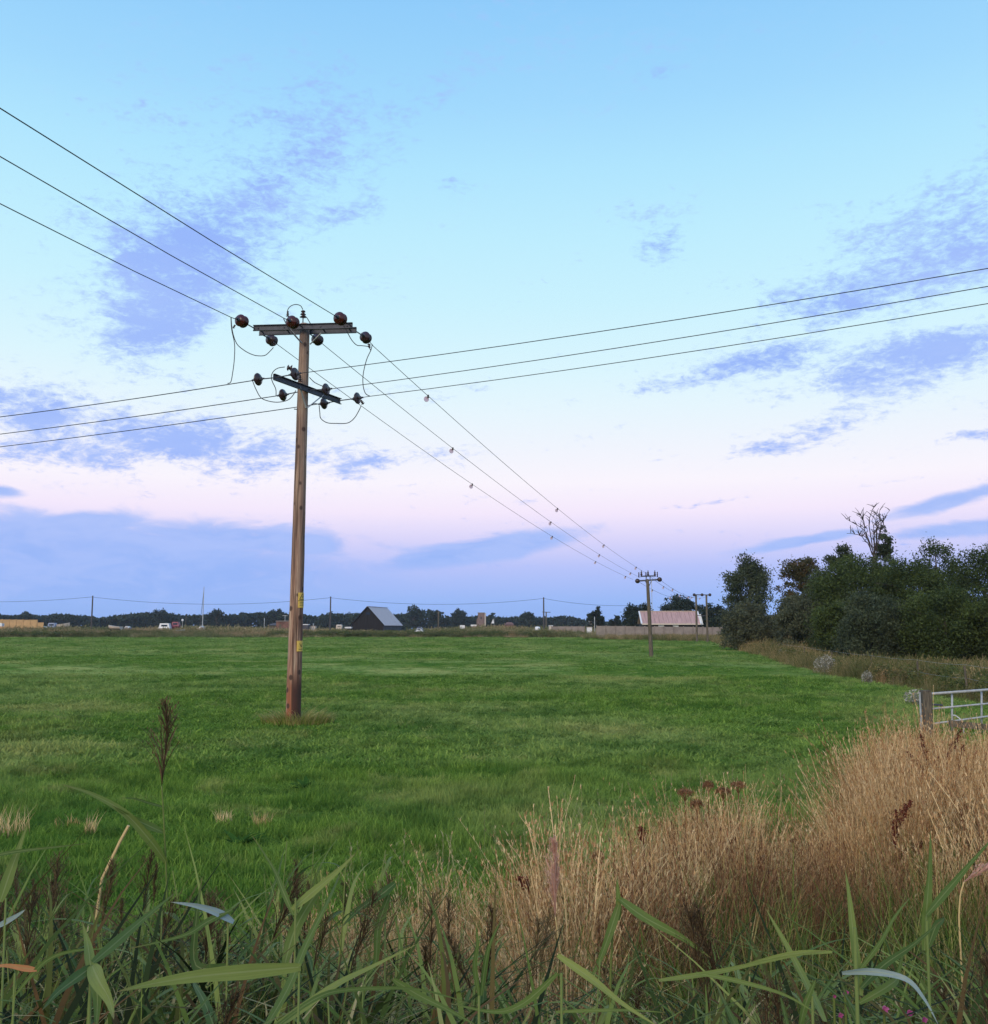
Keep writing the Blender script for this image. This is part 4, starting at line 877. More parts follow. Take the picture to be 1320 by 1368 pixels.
# dry tussock round the foot
parts = []
n = 1100; bb = disc(n, .62); bb[:, 0] *= 1.35; bb[:, 1] *= .8; hd = np.arctan2(bb[:, 1], bb[:, 0]) + RNG.normal(0, .5, n); h_ = U(.28, .62, n) * (1.15 - np.hypot(bb[:, 0] / .75, bb[:, 1] / .45) * .5)
parts.append(ribbons(bb, hd, h_, U(.35, 1.3, n), U(.1, .6, n), U(.008, .016, n), 5, U(0, 1, n)))
m_tus = leafy('tussock', [(0.16, 0.24, 0.04), (0.36, 0.37, 0.09), (0.56, 0.46, 0.18), (0.34, 0.20, 0.08)], .3)
o = bpy.data.objects.new('grass_tussock', geo_mesh('grass_tussock', parts, [m_tus])); COL.objects.link(o); o.location = (foot.x + .12, Y1 - .05, float(hz(foot.x, Y1)) + .02)
tag(o, 'yellowing uncut tussock round the foot of the big utility pole', 'grass', kind='stuff')

# ------------------------------------------------------------------ second pole and the others
def simple_pole(px, pybase_z, Y, pyt, r0, r1, lab, name='utility_pole', mt='farpole', cat='utility pole', lean=0):
    x = P(px, HZ, Y).x; zt = P(px, pyt, Y).z
    r_ = empty(name, (x, Y, -.1), lab, cat); shaft('pole_shaft', (0, 0, 0), (lean, 0, zt + .1), r0, r1, M[mt], r_, 12, 6); return r_, zt + .1
r2, zt = simple_pole(869.5, 0, P2Y, 774, .17, .12, 'second wooden pole down the line with arms and upright insulators', mt='timber', lean=-.2)
def Z2(zx, zy): return 820 + zx / 8.8, 740 + zy / 8.8
def L2(p, dy=0): q = P(*Z2(*p), P2Y + dy); return q
b = MB(); b.bar(L2((285, 318)), L2((530, 302)), .12, .12); b.build('crossarm', M['darksteel'], r2)
b = MB(); b.bar(L2((320, 263)), L2((492, 258)), .10, .10); b.build('crossarm', M['darksteel'], r2)
b = MB(); b.bar(L2((378, 310)), L2((385, 258)), .06, .06); b.build('brace', M['darksteel'], r2); b = MB(); b.bar(L2((428, 306)), L2((425, 258)), .06, .06); b.build('brace', M['darksteel'], r2)
b = MB(); b.bar(L2((370, 318)), L2((408, 385)), .05, .05); b.bar(L2((445, 312)), L2((412, 385)), .05, .05); b.build('brace', M['darksteel'], r2)
for (zx, zy, big) in [(295, 240, 0), (325, 232, 1), (378, 238, 0), (403, 230, 1), (483, 230, 1), (512, 235, 0)]:
    b = MB(); c = L2((zx, zy)); k_ = 1 if big else .6
    b.lathe(c - Vector((0, 0, .25)), (0, 0, 1), [(0, .03), (.05, .10 * k_), (.12, .05 * k_), (.18, .10 * k_), (.26, .05 * k_), (.32, .08 * k_), (.42, .03), (.5 if big else .4, .03)], 10)
    b.build('post_insulator', M['greyins'], r2, smooth=True)
for zx, zy in ((278, 318), (538, 300)):
    b = MB(); c = L2((zx, zy), -.2); b.lathe(c, ld, [(-.18, .06), (-.12, .17), (0, .19), (.05, .12), (.1, .19), (.18, .10), (.3, .05)], 12); b.build('insulator', M['greyins'], r2, smooth=True)
b = MB(); b.tube([L2((440, 310)) + Vector((0, -.17, 0)), L2((448, 700)) + Vector((0, -.17, 0))], .02, 5); b.build('down_lead', M['steel'], r2)
# twin pole structure further on
xh = [P(930.8, HZ, 150).x, P(944.8, HZ, 150).x]; zh = P(938, 794.5, 150).z
rh = empty('twin_utility_pole', ((xh[0] + xh[1]) / 2, 150, -.1), 'twin wooden poles joined by a crossarm before the red-roofed building', 'utility pole')
for i, dx_ in enumerate((-.8, .8)): shaft('pole_shaft', (dx_, 0, 0), (dx_ * .98, 0, zh + .05), .17, .14, M['timber'], rh, 12, 5)
b = MB(); b.bar(P(927, 794.5, 150), P(949, 794.9, 150), .13, .14); b.build('crossarm', M['darksteel'], rh)
b = MB(); b.bar(P(931, 822, 150), P(945, 823, 150), .10, .10); b.build('crossarm', M['darksteel'], rh)
for px in (927.4, 938, 948.4):
    b = MB(); b.lathe(P(px, 794.6, 149.7), ld, [(-.25, .08), (-.1, .22), (.05, .24), (.2, .1)], 10); b.build('insulator', M['greyins'], rh, smooth=True)
for a_, e_, nm_ in (((851.6, 776), (927.4, 794.3), 'left'), ((868, 770), (938, 794.5), 'middle'), ((881, 774), (948.4, 795), 'right')):
    p0, p1_ = P(*a_, P2Y + .3), P(*e_, 149.5); wire(sagline(p0, p1_, .9), .013, nm_ + ' wire between the second pole and the twin poles')
    for k_, t in enumerate((.16, .42, .68)):
        p = p0.lerp(p1_, t) - Vector((0, 0, .9 * 4 * t * (1 - t)))
        if (nm_, k_) != ('left', 2): diverter(p, '%s bird diverter beyond the second pole on the %s wire' % (ordn[k_], nm_), 1.3, 'bird diverters on the wires beyond the second pole')
# slim poles with one sagging line
sl = []
for px, pt, lab in ((122, 796, 'slim pole at the left, right of the white cruiser'), (441, 797, 'slim pole between the big utility pole and the black barn'), (726.5, 798, 'slim pole right of the church tower, beside a short pole with a crossarm')):
    r_, zt = simple_pole(px, 0, 238, pt, .19, .15, lab); sl.append(P(px, pt + 1.5, 238))
b0 = sl[0] - Vector((55, -6, -.6)); b3 = P(862, 808, 250)
for a_, e_, sg, lab in ((b0, sl[0], 1.4, 'thin far line between the left edge and the leftmost slim pole'), (sl[0], sl[1], 1.65, 'thin far line between the slim poles left of the barn'),
                        (sl[1], sl[2], 1.5, 'thin far line over the black barn'), (sl[2], b3, .8, 'thin far line right of the slim pole beside the short one')):
    wire(sagline(a_, e_, sg, 16), .034, lab, name='telephone_line')
r_, zt = simple_pole(729.8, 0, 300, 817.5, .22, .18, 'short pole with a crossarm beside the right-hand slim pole', mt='timber')
b = MB(); b.bar(P(724.5, 817.6, 300), P(735.5, 818, 300), .2, .2); b.build('crossarm', M['farpole'], r_)
simple_pole(585.7, 0, 285, 817, .2, .18, 'short brown pole between the black barn and the white board', mt='timber')
simple_pole(794.5, 0, 230, 824, .10, .08, 'thin grey post at the left end of the concrete wall', name='post', mt='steel', cat='post')
simple_pole(418.5, 0, 240, 833, .08, .08, 'tiny post behind the big utility pole, right side', name='post', mt='steel', cat='post')
r_, zt = simple_pole(380.5, 0, 260, 822, .09, .07, 'thin aerial mast above the pinkish shed', name='aerial_mast', mt='steel', cat='mast')
b = MB(); b.bar(P(377.5, 822.3, 260), P(384, 822.6, 260), .1, .1); b.build('crossbar', M['steel'], r_)
simple_pole(353, 0, 250, 826, .09, .08, 'thin post left of the pinkish shed', name='post', mt='steel', cat='post')

# ------------------------------------------------------------------ black barn
def barn():
    a = Vector((-35.9, 251, 0)); c = Vector((-27.8, 249.4, 0)); dv = Vector((3.0, 17.0, 0)); e, h = 3.05, 7.55
    root = empty('black_barn', (a + c) / 2 + Vector((0, 0, -.1)), 'black tarred barn with a pale grey pitched roof', 'barn')
    u = (c - a).normalized(); v = dv.normalized(); W_ = (c - a).length; L = dv.length; O = a
    def q(s, t, z): return O + u * s + v * t + Vector((0, 0, z - .1))
    def planks(p0, p1_, zf, n_, nm_, m):        # upright boards, each a little proud or shy of its neighbour
        for i in range(n_):
            t0, t1 = i / n_ + .004, (i + 1) / n_ - .004; x0, x1 = p0.lerp(p1_, t0), p0.lerp(p1_, t1); nn = (p1_ - p0).normalized().cross(Vector((0, 0, 1))) * (.06 + .015 * (i % 2))
            vs = [x0, x1, x1 + Vector((0, 0, zf(t1))), x0 + Vector((0, 0, zf(t0)))]; vs = vs + [p + nn for p in vs]
            b = MB(); b.add(vs, [(0, 1, 2, 3), (7, 6, 5, 4), (0, 4, 5, 1), (1, 5, 6, 2), (2, 6, 7, 3), (3, 7, 4, 0)]); b.build(nm_, m, root)
    gz = lambda t: e + (h - e) * (1 - abs(2 * t - 1)) - .05
    planks(q(0, 0, 0), q(W_, 0, 0), gz, 12, 'board', M['tar'])
    planks(q(W_, 0, 0), q(W_, L, 0), lambda t: e - .05, 10, 'board', M['greywall'])
    b = MB(); b.add([q(0, .02, 0), q(W_, .02, 0), q(W_, .02, e), q(W_ / 2, .02, h - .1), q(0, .02, e), q(0, L, 0), q(W_, L, 0), q(W_, L, e), q(W_ / 2, L, h - .1), q(0, L, e)],
          [(0, 1, 2, 3, 4), (9, 8, 7, 6, 5), (0, 5, 6, 1), (1, 6, 7, 2), (0, 4, 9, 5)]); b.build('wall', M['tar'], root)
    for sgn in (0, 1):
        nsh = 7 if sgn else 1
        for i in range(nsh):
            t0, t1 = -.3 + (L + .6) * i / nsh + .03, -.3 + (L + .6) * (i + 1) / nsh - .03; th = Vector((0, 0, .09 + .02 * (i % 2)))
            s0 = W_ + .35 if sgn else -.35; ez = e - .25
            b = MB(); vs = [q(W_ / 2, t0, h), q(W_ / 2, t1, h), q(s0, t1, ez), q(s0, t0, ez)]; vs = vs + [p + th for p in vs]
            b.add(vs, [(0, 1, 2, 3), (7, 6, 5, 4), (0, 4, 5, 1), (1, 5, 6, 2), (2, 6, 7, 3), (3, 7, 4, 0)]); b.build('roof_sheet', M['zinc'], root)
    b = MB(); b.bar(q(W_ / 2, -.35, h + .1), q(W_ / 2, L + .35, h + .1), .3, .1); b.build('ridge_cap', M['zinc'], root)
    b = MB(); b.bar(q(-.35, -.32, e - .22), q(W_ / 2, -.32, h + .05), .05, .22); b.bar(q(W_ + .35, -.32, e - .22), q(W_ / 2, -.32, h + .05), .05, .22); b.build('bargeboard', M['tar'], root)
    b = MB(); b.box(q(W_ * .52, -.12, h - 1.7), (1.2, .06, .5), (u, v, Vector((0, 0, 1)))); b.build('vent_opening', M['glass'], root)
    b = MB(); b.box(q(W_ * .78, -.12, 1.5), (.7, .05, .6), (u, v, Vector((0, 0, 1)))); b.build('window', M['greywall'], root)
barn()
# red-roofed building
def shed():
    Y = 205; x0, x1 = P(857.5, HZ, Y).x, P(936, HZ, Y).x; ze = P(900, 833.5, Y).z; zr = P(900, 819, Y).z + .35
    root = empty('red_roofed_building', ((x0 + x1) / 2, Y, -.1), 'long low building with a faded red sheet roof behind the concrete wall', 'building')
    b = MB(); b.box(((x0 + x1) / 2, Y + 3.2, ze / 2), (x1 - x0 - .5, 6, ze)); b.build('wall', M['tar'], root)
    n_ = 13
    for i in range(n_):
        a, c = x0 + (x1 - x0) * i / n_, x0 + (x1 - x0) * (i + 1) / n_; b = MB(); k_ = 6; vs = []
        for j in range(k_ + 1):
            x = a + .015 + (c - a - .03) * j / k_; dz_ = .05 * (j % 2) + .02 * (i % 2)
            vs += [(x, Y - .3, ze + dz_), (x, Y + 3.2, zr + dz_), (x, Y + 6.7, ze + dz_)]
        fs = [(j * 3 + r0, j * 3 + 3 + r0, j * 3 + 4 + r0, j * 3 + 1 + r0) for j in range(k_) for r0 in (0, 1)]
        b.add(vs, fs); b.build('roof_sheet', M['pinkroof'], root)
    for x in (x0 - .05, x1 + .05):
        b = MB(); b.bar((x, Y - .35, ze + .02), (x, Y + 3.2, zr + .05), .3, .18); b.build('verge_board', M['white'], root)
    b = MB(); b.bar((x0, Y - .36, ze - .05), (x1, Y - .36, ze - .05), .08, .25); b.build('fascia', M['offwhite'], root)
    b = MB(); b.bar((x0, Y + 3.2, zr + .08), (x1, Y + 3.2, zr + .08), .3, .12); b.build('ridge_cap', M['offwhite'], root)
    for px in (883.5, 903):
        b = MB(); q = P(px, 837, Y); b.box((q.x, Y + .16, q.z), (1.15, .06, .55)); b.build('white_panel', M['white'], root)
    b = MB(); q = P(937, 826, Y); b.bar((q.x + .25, Y + .5, ze - .2), (q.x - .25, Y + .5, zr - .6), .15, .5); b.build('end_trim', M['white'], root)
shed()
def panel_wall(px0, px1, Y0, Y1_, pt0, pt1, n_, m, lab, nm='concrete_wall', cat='wall', cap=True, h0=0, post='conc'):
    root = empty(nm, (P(px0, HZ, Y0).x, Y0, -.1), lab, cat); prev = None
    for i in range(n_ + 1):
        t = i / n_; px = px0 + (px1 - px0) * t; Y = Y0 + (Y1_ - Y0) * t; zt = P(px, pt0 + (pt1 - pt0) * t, Y).z; p = Vector((P(px, HZ, Y).x, Y, zt))
        b = MB(); b.box((p.x, p.y, (p.z + .08) / 2), (.16, .2, p.z + .16)); b.build('post', M[post], root)
        if prev is not None:
            a, c = prev, p; d = (c - a).normalized(); b = MB(); jz = random.gauss(0, .03)
            b.box(((a.x + c.x) / 2, (a.y + c.y) / 2 + .02, (a.z + c.z) / 4), ((c - a).length - .2, .1, (a.z + c.z) / 2 + .02 + jz), (Vector((d.x, d.y, 0)).normalized(), Vector((-d.y, d.x, 0)).normalized(), Vector((0, 0, 1)))); b.build('panel', m, root)
        prev = p
panel_wall(797, 965, 188, 176, 836.2, 838.2, 13, M['conc'], 'grey concrete panel wall running in front of the red-roofed building')
panel_wall(737, 781, 232, 230, 837, 837, 5, M['conc'], 'short low concrete wall between the white tank and the white box')
panel_wall(-25, 49, 236, 236, 827.3, 828.3, 8, M['tanboard'], 'tan panelled hoarding at the left edge of the field', 'hoarding', 'fence', post='tanboard')
panel_wall(49.5, 57.5, 236, 236, 828.6, 835, 1, M['tanboard'], 'low sloping tan end piece of the hoarding', 'hoarding', 'fence', post='tanboard')

# ------------------------------------------------------------------ church tower, sheds, boats, signs beyond the field
def boxthing(nm, lab, cat, parts):
    px, py, Y = parts[0][1:4]; c = P(px, py, Y); root = empty(nm, (c.x, Y, -.1), lab, cat)
    for (pn, px0, py0, Y_, px1, py1, dpt, m) in [(p[0], p[1], p[2], p[3], p[4], p[5], p[6], p[7]) for p in parts]:
        a, c = P(px0, py0, Y_), P(px1, py1, Y_); b = MB(); zb = min(a.z, c.z); 
        b.box(((a.x + c.x) / 2, Y_ + dpt / 2, (a.z + c.z) / 2), (abs(c.x - a.x), dpt, abs(a.z - c.z))); b.build(pn, M[m], root)
    return root
ch = boxthing('church_tower', 'square flint church tower among the far trees', 'church tower',
    [('tower', 638.5, 818.8, 600, 647.2, 845, 4.2, 'stone'), ('buttress', 636.8, 826, 600.5, 638.4, 845, 3, 'stone'), ('parapet', 638.0, 818.2, 599.8, 647.6, 819.0, 4.6, 'conc'),
     ('window', 642.0, 824, 599.7, 643.4, 827, .2, 'glass'), ('side_wall', 647.3, 819, 600.6, 649.0, 845, 3, 'offwhite'), ('nave_roof', 629, 834.5, 602, 636.6, 836.6, 4, 'white'), ('nave', 629, 836.7, 602, 636.6, 845, 4, 'stone')])
def cottage(nm, px0, px1, pe, pr, Y, wm, rm, lab, cat='house'):
    x0, x1 = P(px0, HZ, Y).x, P(px1, HZ, Y).x; ze, zr = P(px0, pe, Y).z, P(px0, pr, Y).z; d = 6
    root = empty(nm, ((x0 + x1) / 2, Y, -.1), lab, cat)
    b = MB(); b.box(((x0 + x1) / 2, Y + d / 2, ze / 2), (x1 - x0, d, ze)); b.build('wall', M[wm], root)
    b = MB(); ov = .3; vs = [(x0 - ov, Y - ov, ze), (x1 + ov, Y - ov, ze), (x1 - .8, Y + d / 2, zr), (x0 + .8, Y + d / 2, zr), (x0 - ov, Y + d + ov, ze), (x1 + ov, Y + d + ov, ze)]
    b.add(vs, [(0, 1, 2, 3), (3, 2, 5, 4), (0, 3, 4), (1, 5, 2), (0, 4, 5, 1)]); b.build('roof', M[rm], root)
    return root
cottage('brick_cottage', 675, 686, 834.5, 831.2, 500, 'brick', 'brick', 'low brown-roofed house among the far trees right of the church tower')
cottage('grey_shed', 358, 369, 835.5, 832.3, 262, 'timber', 'farpole', 'dark low shed left of the pinkish shed', 'shed')
r_ = boxthing('pinkish_shed', 'pinkish-brown flat shed just left of the big utility pole', 'shed', [('wall', 369, 830.4, 255, 387, 846, 4, 'brick'), ('roof', 368.6, 829.2, 254.8, 387.5, 830.3, 4.6, 'conc'), ('door', 373, 834, 254.9, 375.5, 846, .15, 'timber')])
boxthing('container', 'grey container with a white top just right of the big utility pole', 'container', [('body', 402, 835, 250, 411.5, 846, 2.4, 'greywall'), ('roof', 401.8, 833.8, 249.9, 411.8, 834.9, 2.6, 'white')])
boxthing('cream_shed', 'low cream shed right of the grey container', 'shed', [('wall', 412, 836.6, 252, 421, 846, 2.4, 'offwhite'), ('roof', 411.8, 835.8, 251.9, 421.2, 836.5, 2.6, 'conc')])
boxthing('white_board', 'square white board on posts between the barn and the church tower', 'sign', [('board', 614.4, 835.2, 246, 621, 840.6, .1, 'white'), ('post', 615.3, 840.7, 246, 615.9, 850, .1, 'timber'), ('post', 619.6, 840.7, 246, 620.2, 850, .1, 'timber')])
boxthing('white_box', 'white box at the left end of the concrete wall', 'box', [('body', 784.3, 838.3, 226, 791, 846, 1.2, 'white'), ('lid', 784, 837.6, 225.9, 791.3, 838.2, 1.35, 'offwhite')])
boxthing('white_cabin', 'tiny white cabin roof in the trees above the white box', 'cabin', [('wall', 788, 830.4, 420, 791, 838, 3, 'conc'), ('roof', 787, 828.8, 419.8, 791.4, 830.3, 3.4, 'white')])
boxthing('white_hut', 'small white hut left of the short concrete wall', 'hut', [('wall', 733.5, 836.6, 242, 738.6, 846, 1.4, 'offwhite'), ('roof', 733.2, 835.5, 241.9, 738.9, 836.5, 1.6, 'white')])
boxthing('caravan', 'white caravan left of the black barn', 'caravan', [('body', 449.0, 835.4, 244, 456.6, 840, 2.0, 'offwhite'), ('roof', 449.6, 834.6, 244.1, 456.2, 835.3, 1.8, 'white'), ('window', 451, 836.6, 243.95, 454.5, 837.6, .03, 'greywall')])
boxthing('trailer', 'low white trailer against the left side of the black barn', 'trailer', [('body', 460.5, 837.4, 245, 469.3, 839.4, 2.0, 'white'), ('deck', 460.2, 839.5, 245, 469.6, 840.1, 2.0, 'greywall')])
b = MB(); c = P(718.3, 840.3, 232); rt_ = empty('white_tank', (c.x, 232, -.1), 'rounded white tank left of the slim pole with a short one beside it', 'tank')
b.lathe((c.x, 232.6, c.z - .55), (0, 0, 1), [(0, .45), (.08, .6), (.5, .62), (.95, .6), (1.08, .45), (1.12, .12)], 20); b.build('body', M['white'], rt_, smooth=True)
b = MB(); b.box((c.x, 232.6, (c.z - .55) / 2), (1.0, 1.0, c.z - .56)); b.build('stand', M['timber'], rt_)
# white sailing dinghy sail between trees
rt_ = empty('small_sail', (P(658, HZ, 380).x, 380, -.1), 'small white sail showing right of the church tower', 'sail')
a, c_, e = P(659, 826.3, 380), P(656.3, 832.8, 380), P(660.2, 832.8, 380)
b = MB(); b.add([a, c_, e, a + Vector((0, .1, 0)), c_ + Vector((0, .25, 0)), e + Vector((0, .1, 0))], [(0, 1, 2), (5, 4, 3), (0, 3, 4, 1), (1, 4, 5, 2), (2, 5, 3, 0)]); b.build('cloth', M['white'], rt_)
b = MB(); b.tube([(e.x, e.y + .05, 0), (e.x, e.y + .05, a.z + .4)], .05, 6); b.build('mast', M['steel'], rt_)

def car(px0, px1, Y, zbase, m, lab, facing=1):
    x0, x1 = P(px0, HZ, Y).x, P(px1, HZ, Y).x; L = x1 - x0; root = empty('parked_car', ((x0 + x1) / 2, Y, zbase), lab, 'car')
    def X(t): return x0 + L * (t if facing > 0 else 1 - t)
    prof = [(0, .35), (0, .75), (.05, .85), (.22, .92), (.34, 1.38), (.66, 1.42), (.82, .98), (.97, .88), (1, .7), (1, .35)]
    b = MB(); n_ = len(prof); w_ = 1.7
    vs = [(X(t), Y + s * w_ / 2 * (.82 if z > 1.2 else 1), zbase + z) for s in (-1, 1) for t, z in prof]
    b.add(vs, [tuple(range(n_)), tuple(range(2 * n_ - 1, n_ - 1, -1))] + [(i, i + n_, (i + 1) % n_ + n_, (i + 1) % n_) for i in range(n_)]); b.build('body', M[m], root)
    b = MB(); vs = [(X(t), Y + s * (w_ / 2 - .13) - s * -.0 + s * .06, zbase + z) for s in (-1,) for t, z in ((.27, .96), (.36, 1.31), (.64, 1.34), (.76, 1.0))]
    vs = [(x, y - .03, z) for x, y, z in vs]; vs2 = [(x, y + .05, z) for x, y, z in vs]
    b.add(vs + vs2, [(0, 1, 2, 3), (7, 6, 5, 4), (0, 4, 5, 1), (1, 5, 6, 2), (2, 6, 7, 3), (3, 7, 4, 0)]); b.build('side_window', M['glass'], root)
    for t in (.18, .80):
        for s in (-1, 1):
            b = MB(); b.lathe((X(t), Y + s * .78 - .1, zbase + .33), (0, 1, 0), [(0, .31), (.02, .33), (.18, .33), (.2, .31)], 14); b.build('wheel', M['rubber'], root)
car(553.5, 566.5, 230, .55, 'white', 'white car parked right of the black barn')
car(554.5, 567.5, 237, .95, 'blue', 'dark blue-grey car parked behind the white one', -1)
def boat(px0, px1, Y, z0, h, m, lab, cab=None, face=1, cabm='blue', nm='motor_boat'):
    x0, x1 = P(px0, HZ, Y).x, P(px1, HZ, Y).x; L = x1 - x0; root = empty(nm, ((x0 + x1) / 2, Y, 0), lab, 'boat'); n_ = 10; vs = []
    for i in range(n_ + 1):
        t = i / n_; x = x0 + L * (t if face > 0 else 1 - t); wdt = 1.15 * (1 - max(0, (t - .45) / .55) ** 2.0) + .03; zk = z0 + .1 + .55 * h * max(0, (t - .55) / .45) ** 2; zg = z0 + h * (.80 + .30 * t * t)
        vs += [(x, Y - wdt, zg), (x, Y - wdt * .8, (zk + zg) / 2), (x, Y, zk), (x, Y + wdt * .8, (zk + zg) / 2), (x, Y + wdt, zg)]
    fs = [(i * 5 + j, i * 5 + j + 1, i * 5 + j + 6, i * 5 + j + 5) for i in range(n_) for j in range(4)] + [(i * 5 + 4, i * 5, i * 5 + 5, i * 5 + 9) for i in range(n_)] + [(0, 1, 2, 3, 4)]
    b = MB(); b.add(vs, fs); b.build('hull', M[m], root)
    if cab:
        a, c_, ch_ = cab; xa, xb = x0 + L * a, x0 + L * c_; zb = z0 + h * .85
        vs = [(xa, Y - .85, zb), (xb, Y - .85, zb), (xb, Y + .85, zb), (xa, Y + .85, zb), (xa + .2, Y - .7, zb + ch_), (xb - .35, Y - .7, zb + ch_), (xb - .35, Y + .7, zb + ch_), (xa + .2, Y + .7, zb + ch_)]
        b = MB(); b.add(vs, [(0, 1, 5, 4), (1, 2, 6, 5), (2, 3, 7, 6), (3, 0, 4, 7), (4, 5, 6, 7)]); b.build('cabin', M[cabm], root)
        b = MB(); b.box(((xa + xb) / 2, Y - .80, zb + ch_ * .55), ((xb - xa) * .55, .06, ch_ * .35)); b.build('window', M['glass'], root)
    b = MB()
    for t in (.2, .6): b.box((x0 + L * t, Y, z0 / 2 + .1), (.15, 1.2, z0 + .3))
    b.build('cradle', M['timber'], root); return root
boat(54, 77, 238, 1.35, 1.15, 'white', 'white cruiser with a blue cabin beside the tan hoarding', (.48, .95, 1.0), -1, 'blue')
boat(77.5, 93, 239, 1.7, 1.6, 'offwhite', 'pinkish bare hull right of the white cruiser with blue cabin', None)
boat(145, 162, 240, 1.5, 1.2, 'offwhite', 'low cream hull right of the leftmost slim pole', None, -1)
boat(211, 228.5, 240, 1.1, 1.1, 'offwhite', 'white cabin boat left of the maroon one', (.15, .98, 1.2), -1, 'white')
boat(228.8, 241, 242, 1.4, 1.3, 'maroon', 'maroon boat between the white cabin boat and the white ball', (.1, .95, 1.1), 1, 'maroon')
boat(236, 247, 236, 1.1, .7, 'white', 'small low white boat in front of the white ball', None, 1)
boat(166, 176, 246, 1.3, .9, 'blue', 'faint blue-grey hull between the cream hull and the white cabin boat', (.2, .8, .5), 1, 'white')
sb = boat(264.5, 274.5, 240, 1.1, 1.3, 'offwhite', 'sailing boat with a tall mast standing ashore', (.3, .8, .4), 1, 'white', 'sailing_boat')
b = MB(); b.tube([P(270.3, 840, 240), P(272.6, 784, 240)], [.13, .07], 8); b.build('mast', M['steel'], sb)
b = MB(); b.tube([P(267.0, 836, 240), P(272.4, 788, 240)], .05, 6); b.tube([P(270.5, 812, 240), P(270.9, 812, 240)], .05, 6); b.build('forestay', M['farpole'], sb)
rt_ = empty('white_ball_mark', (P(244, HZ, 241).x, 241, -.1), 'white ball on a thin post between boats', 'marker')
c = P(244, 828.6, 241); b = MB(); b.lathe(c, (0, 0, 1), [(-.3, .05), (-.22, .2), (0, .3), (.22, .2), (.3, .05)], 14); b.build('ball', M['white'], rt_, smooth=True)
b = MB(); b.tube([(c.x, c.y, 0), c - Vector((0, 0, .28))], .05, 6); b.build('post', M['steel'], rt_)
simple_pole(248, 0, 243, 822, .06, .05, 'thin post right of the white ball', name='post', mt='timber', cat='post')
boxthing('white_dinghy', 'bright white upturned tender cut by the left edge', 'boat', [('hull', -4, 832.8, 233, 2.4, 836.8, 1.2, 'white'), ('keel', -3, 832.3, 233.4, 1.5, 832.7, .3, 'white')])

# wire fence along the rough edge on the right
froot = empty('wire_fence', (16, 52, -.1), 'low wire fence along the rough grass below the thicket', 'fence'); prevp = None
for px, Y in ((1262, 29), (1215, 33.5), (1175, 38.5), (1135, 45), (1096, 53), (1062, 64), (1036, 78)):
    x = right_edge(Y) + 1.0; g_ = Vector((float(x), Y, 0)); b = MB(); h = 1.12
    b.tube([g_, g_ + Vector((random.gauss(0, .06), 0, h * .9))], .035, 7); b.build('post', M['timber'], froot)
    if prevp is not None:
        for hh in (.6, 1.05):
            b = MB(); b.tube(sagline(prevp + Vector((0, 0, hh)), g_ + Vector((0, 0, hh)), .04, 6), .003, 4); b.build('strand', M['steel'], froot)
    prevp = g_

# ------------------------------------------------------------------ field gate
GY = 20.8
gr = empty('field_gate', (P(1243, HZ, GY).x, GY, 0), 'galvanised tubular field gate at the right edge', 'gate')
def gp(px, py, t=0): return P(px, py, GY + .015 * (px - 1243))
xe = 1500
def ln(x0, y0, x1, y1, x): return y0 + (y1 - y0) * (x - x0) / (x1 - x0)
rails = [((1243.5, 927), (1320, 921.5), .028), ((1244.5, 947), (1320, 940), .020), ((1272, 963.5), (1320, 957), .020), ((1272, 985), (1320, 977), .022)]
for (a, c, r_) in rails:
    b = MB(); x0 = 1243.5 if a[0] > 1250 else a[0]
    b.tube([gp(x0, ln(*a, *c, x0)), gp(xe, ln(*a, *c, xe))], r_, 10); b.build('rail', M['steel'], gr, smooth=True)
for px in (1272, 1311.5, 1400, 1500):
    b = MB(); b.tube([gp(px, ln(1243.5, 927, 1320, 921.5, px)), gp(px, ln(1272, 985, 1320, 977, px))], .022, 8); b.build('stile', M['steel'], gr, smooth=True)
b = MB(); b.tube([gp(1243.8, 926), gp(1243.8, 985)], .024, 8); b.build('stile', M['steel'], gr, smooth=True)
gpst = empty('gate_post', (P(1236, HZ, GY - .1).x, GY - .1, 0), 'thick squared timber post at the left end of the metal gate', 'post')
a = P(1229.8, 924, GY - .1); c = P(1242, 924, GY - .1)
b = MB(); w_ = (c.x - a.x); b.box(((a.x + c.x) / 2, GY - .1 + w_ / 2 - .1, a.z / 2), (w_, w_, a.z)); b.box(((a.x + c.x) / 2, GY - .1 + w_ / 2 - .1, a.z + .015), (w_ * .9, w_ * .85, .03)); b.build('post_body', M['timber'], gpst)
b = MB(); q0 = P(1229.3, 938, GY - .23); b.tube([q0 + Vector((0, 0, .2)), Vector((q0.x, q0.y, 0))], .02, 6); b.build('metal_strap', M['steel'], gpst)
b = MB(); q0 = P(1243, 941, GY - .1); b.tube([q0, q0 + Vector((.25, 0, -.02))], .02, 6); b.build('hinge', M['darksteel'], gpst)
rl = empty('timber_rail', (P(1290, HZ, GY - .3).x, GY - .3, 0), 'dark sawn timber rail tied across the lower part of the metal gate', 'rail')
b = MB(); b.bar(P(1268, 966, GY - .12), P(1500, 992, GY + .1), .05, .13); b.build('plank', M['timber'], rl)
b = MB(); b.tube(smooth_path([gp(1272, 955) - Vector((0, .06, 0)), gp(1276, 957) - Vector((0, .1, 0)), gp(1281, 966) - Vector((0, .2, 0)), gp(1281, 990) - Vector((0, .2, 0))]), .012, 6)
o = b.build('gate_rope', M['white'], None, origin=gp(1272, 955)); tag(o, 'loose pale rope hanging from the first upright of the metal gate', 'rope')

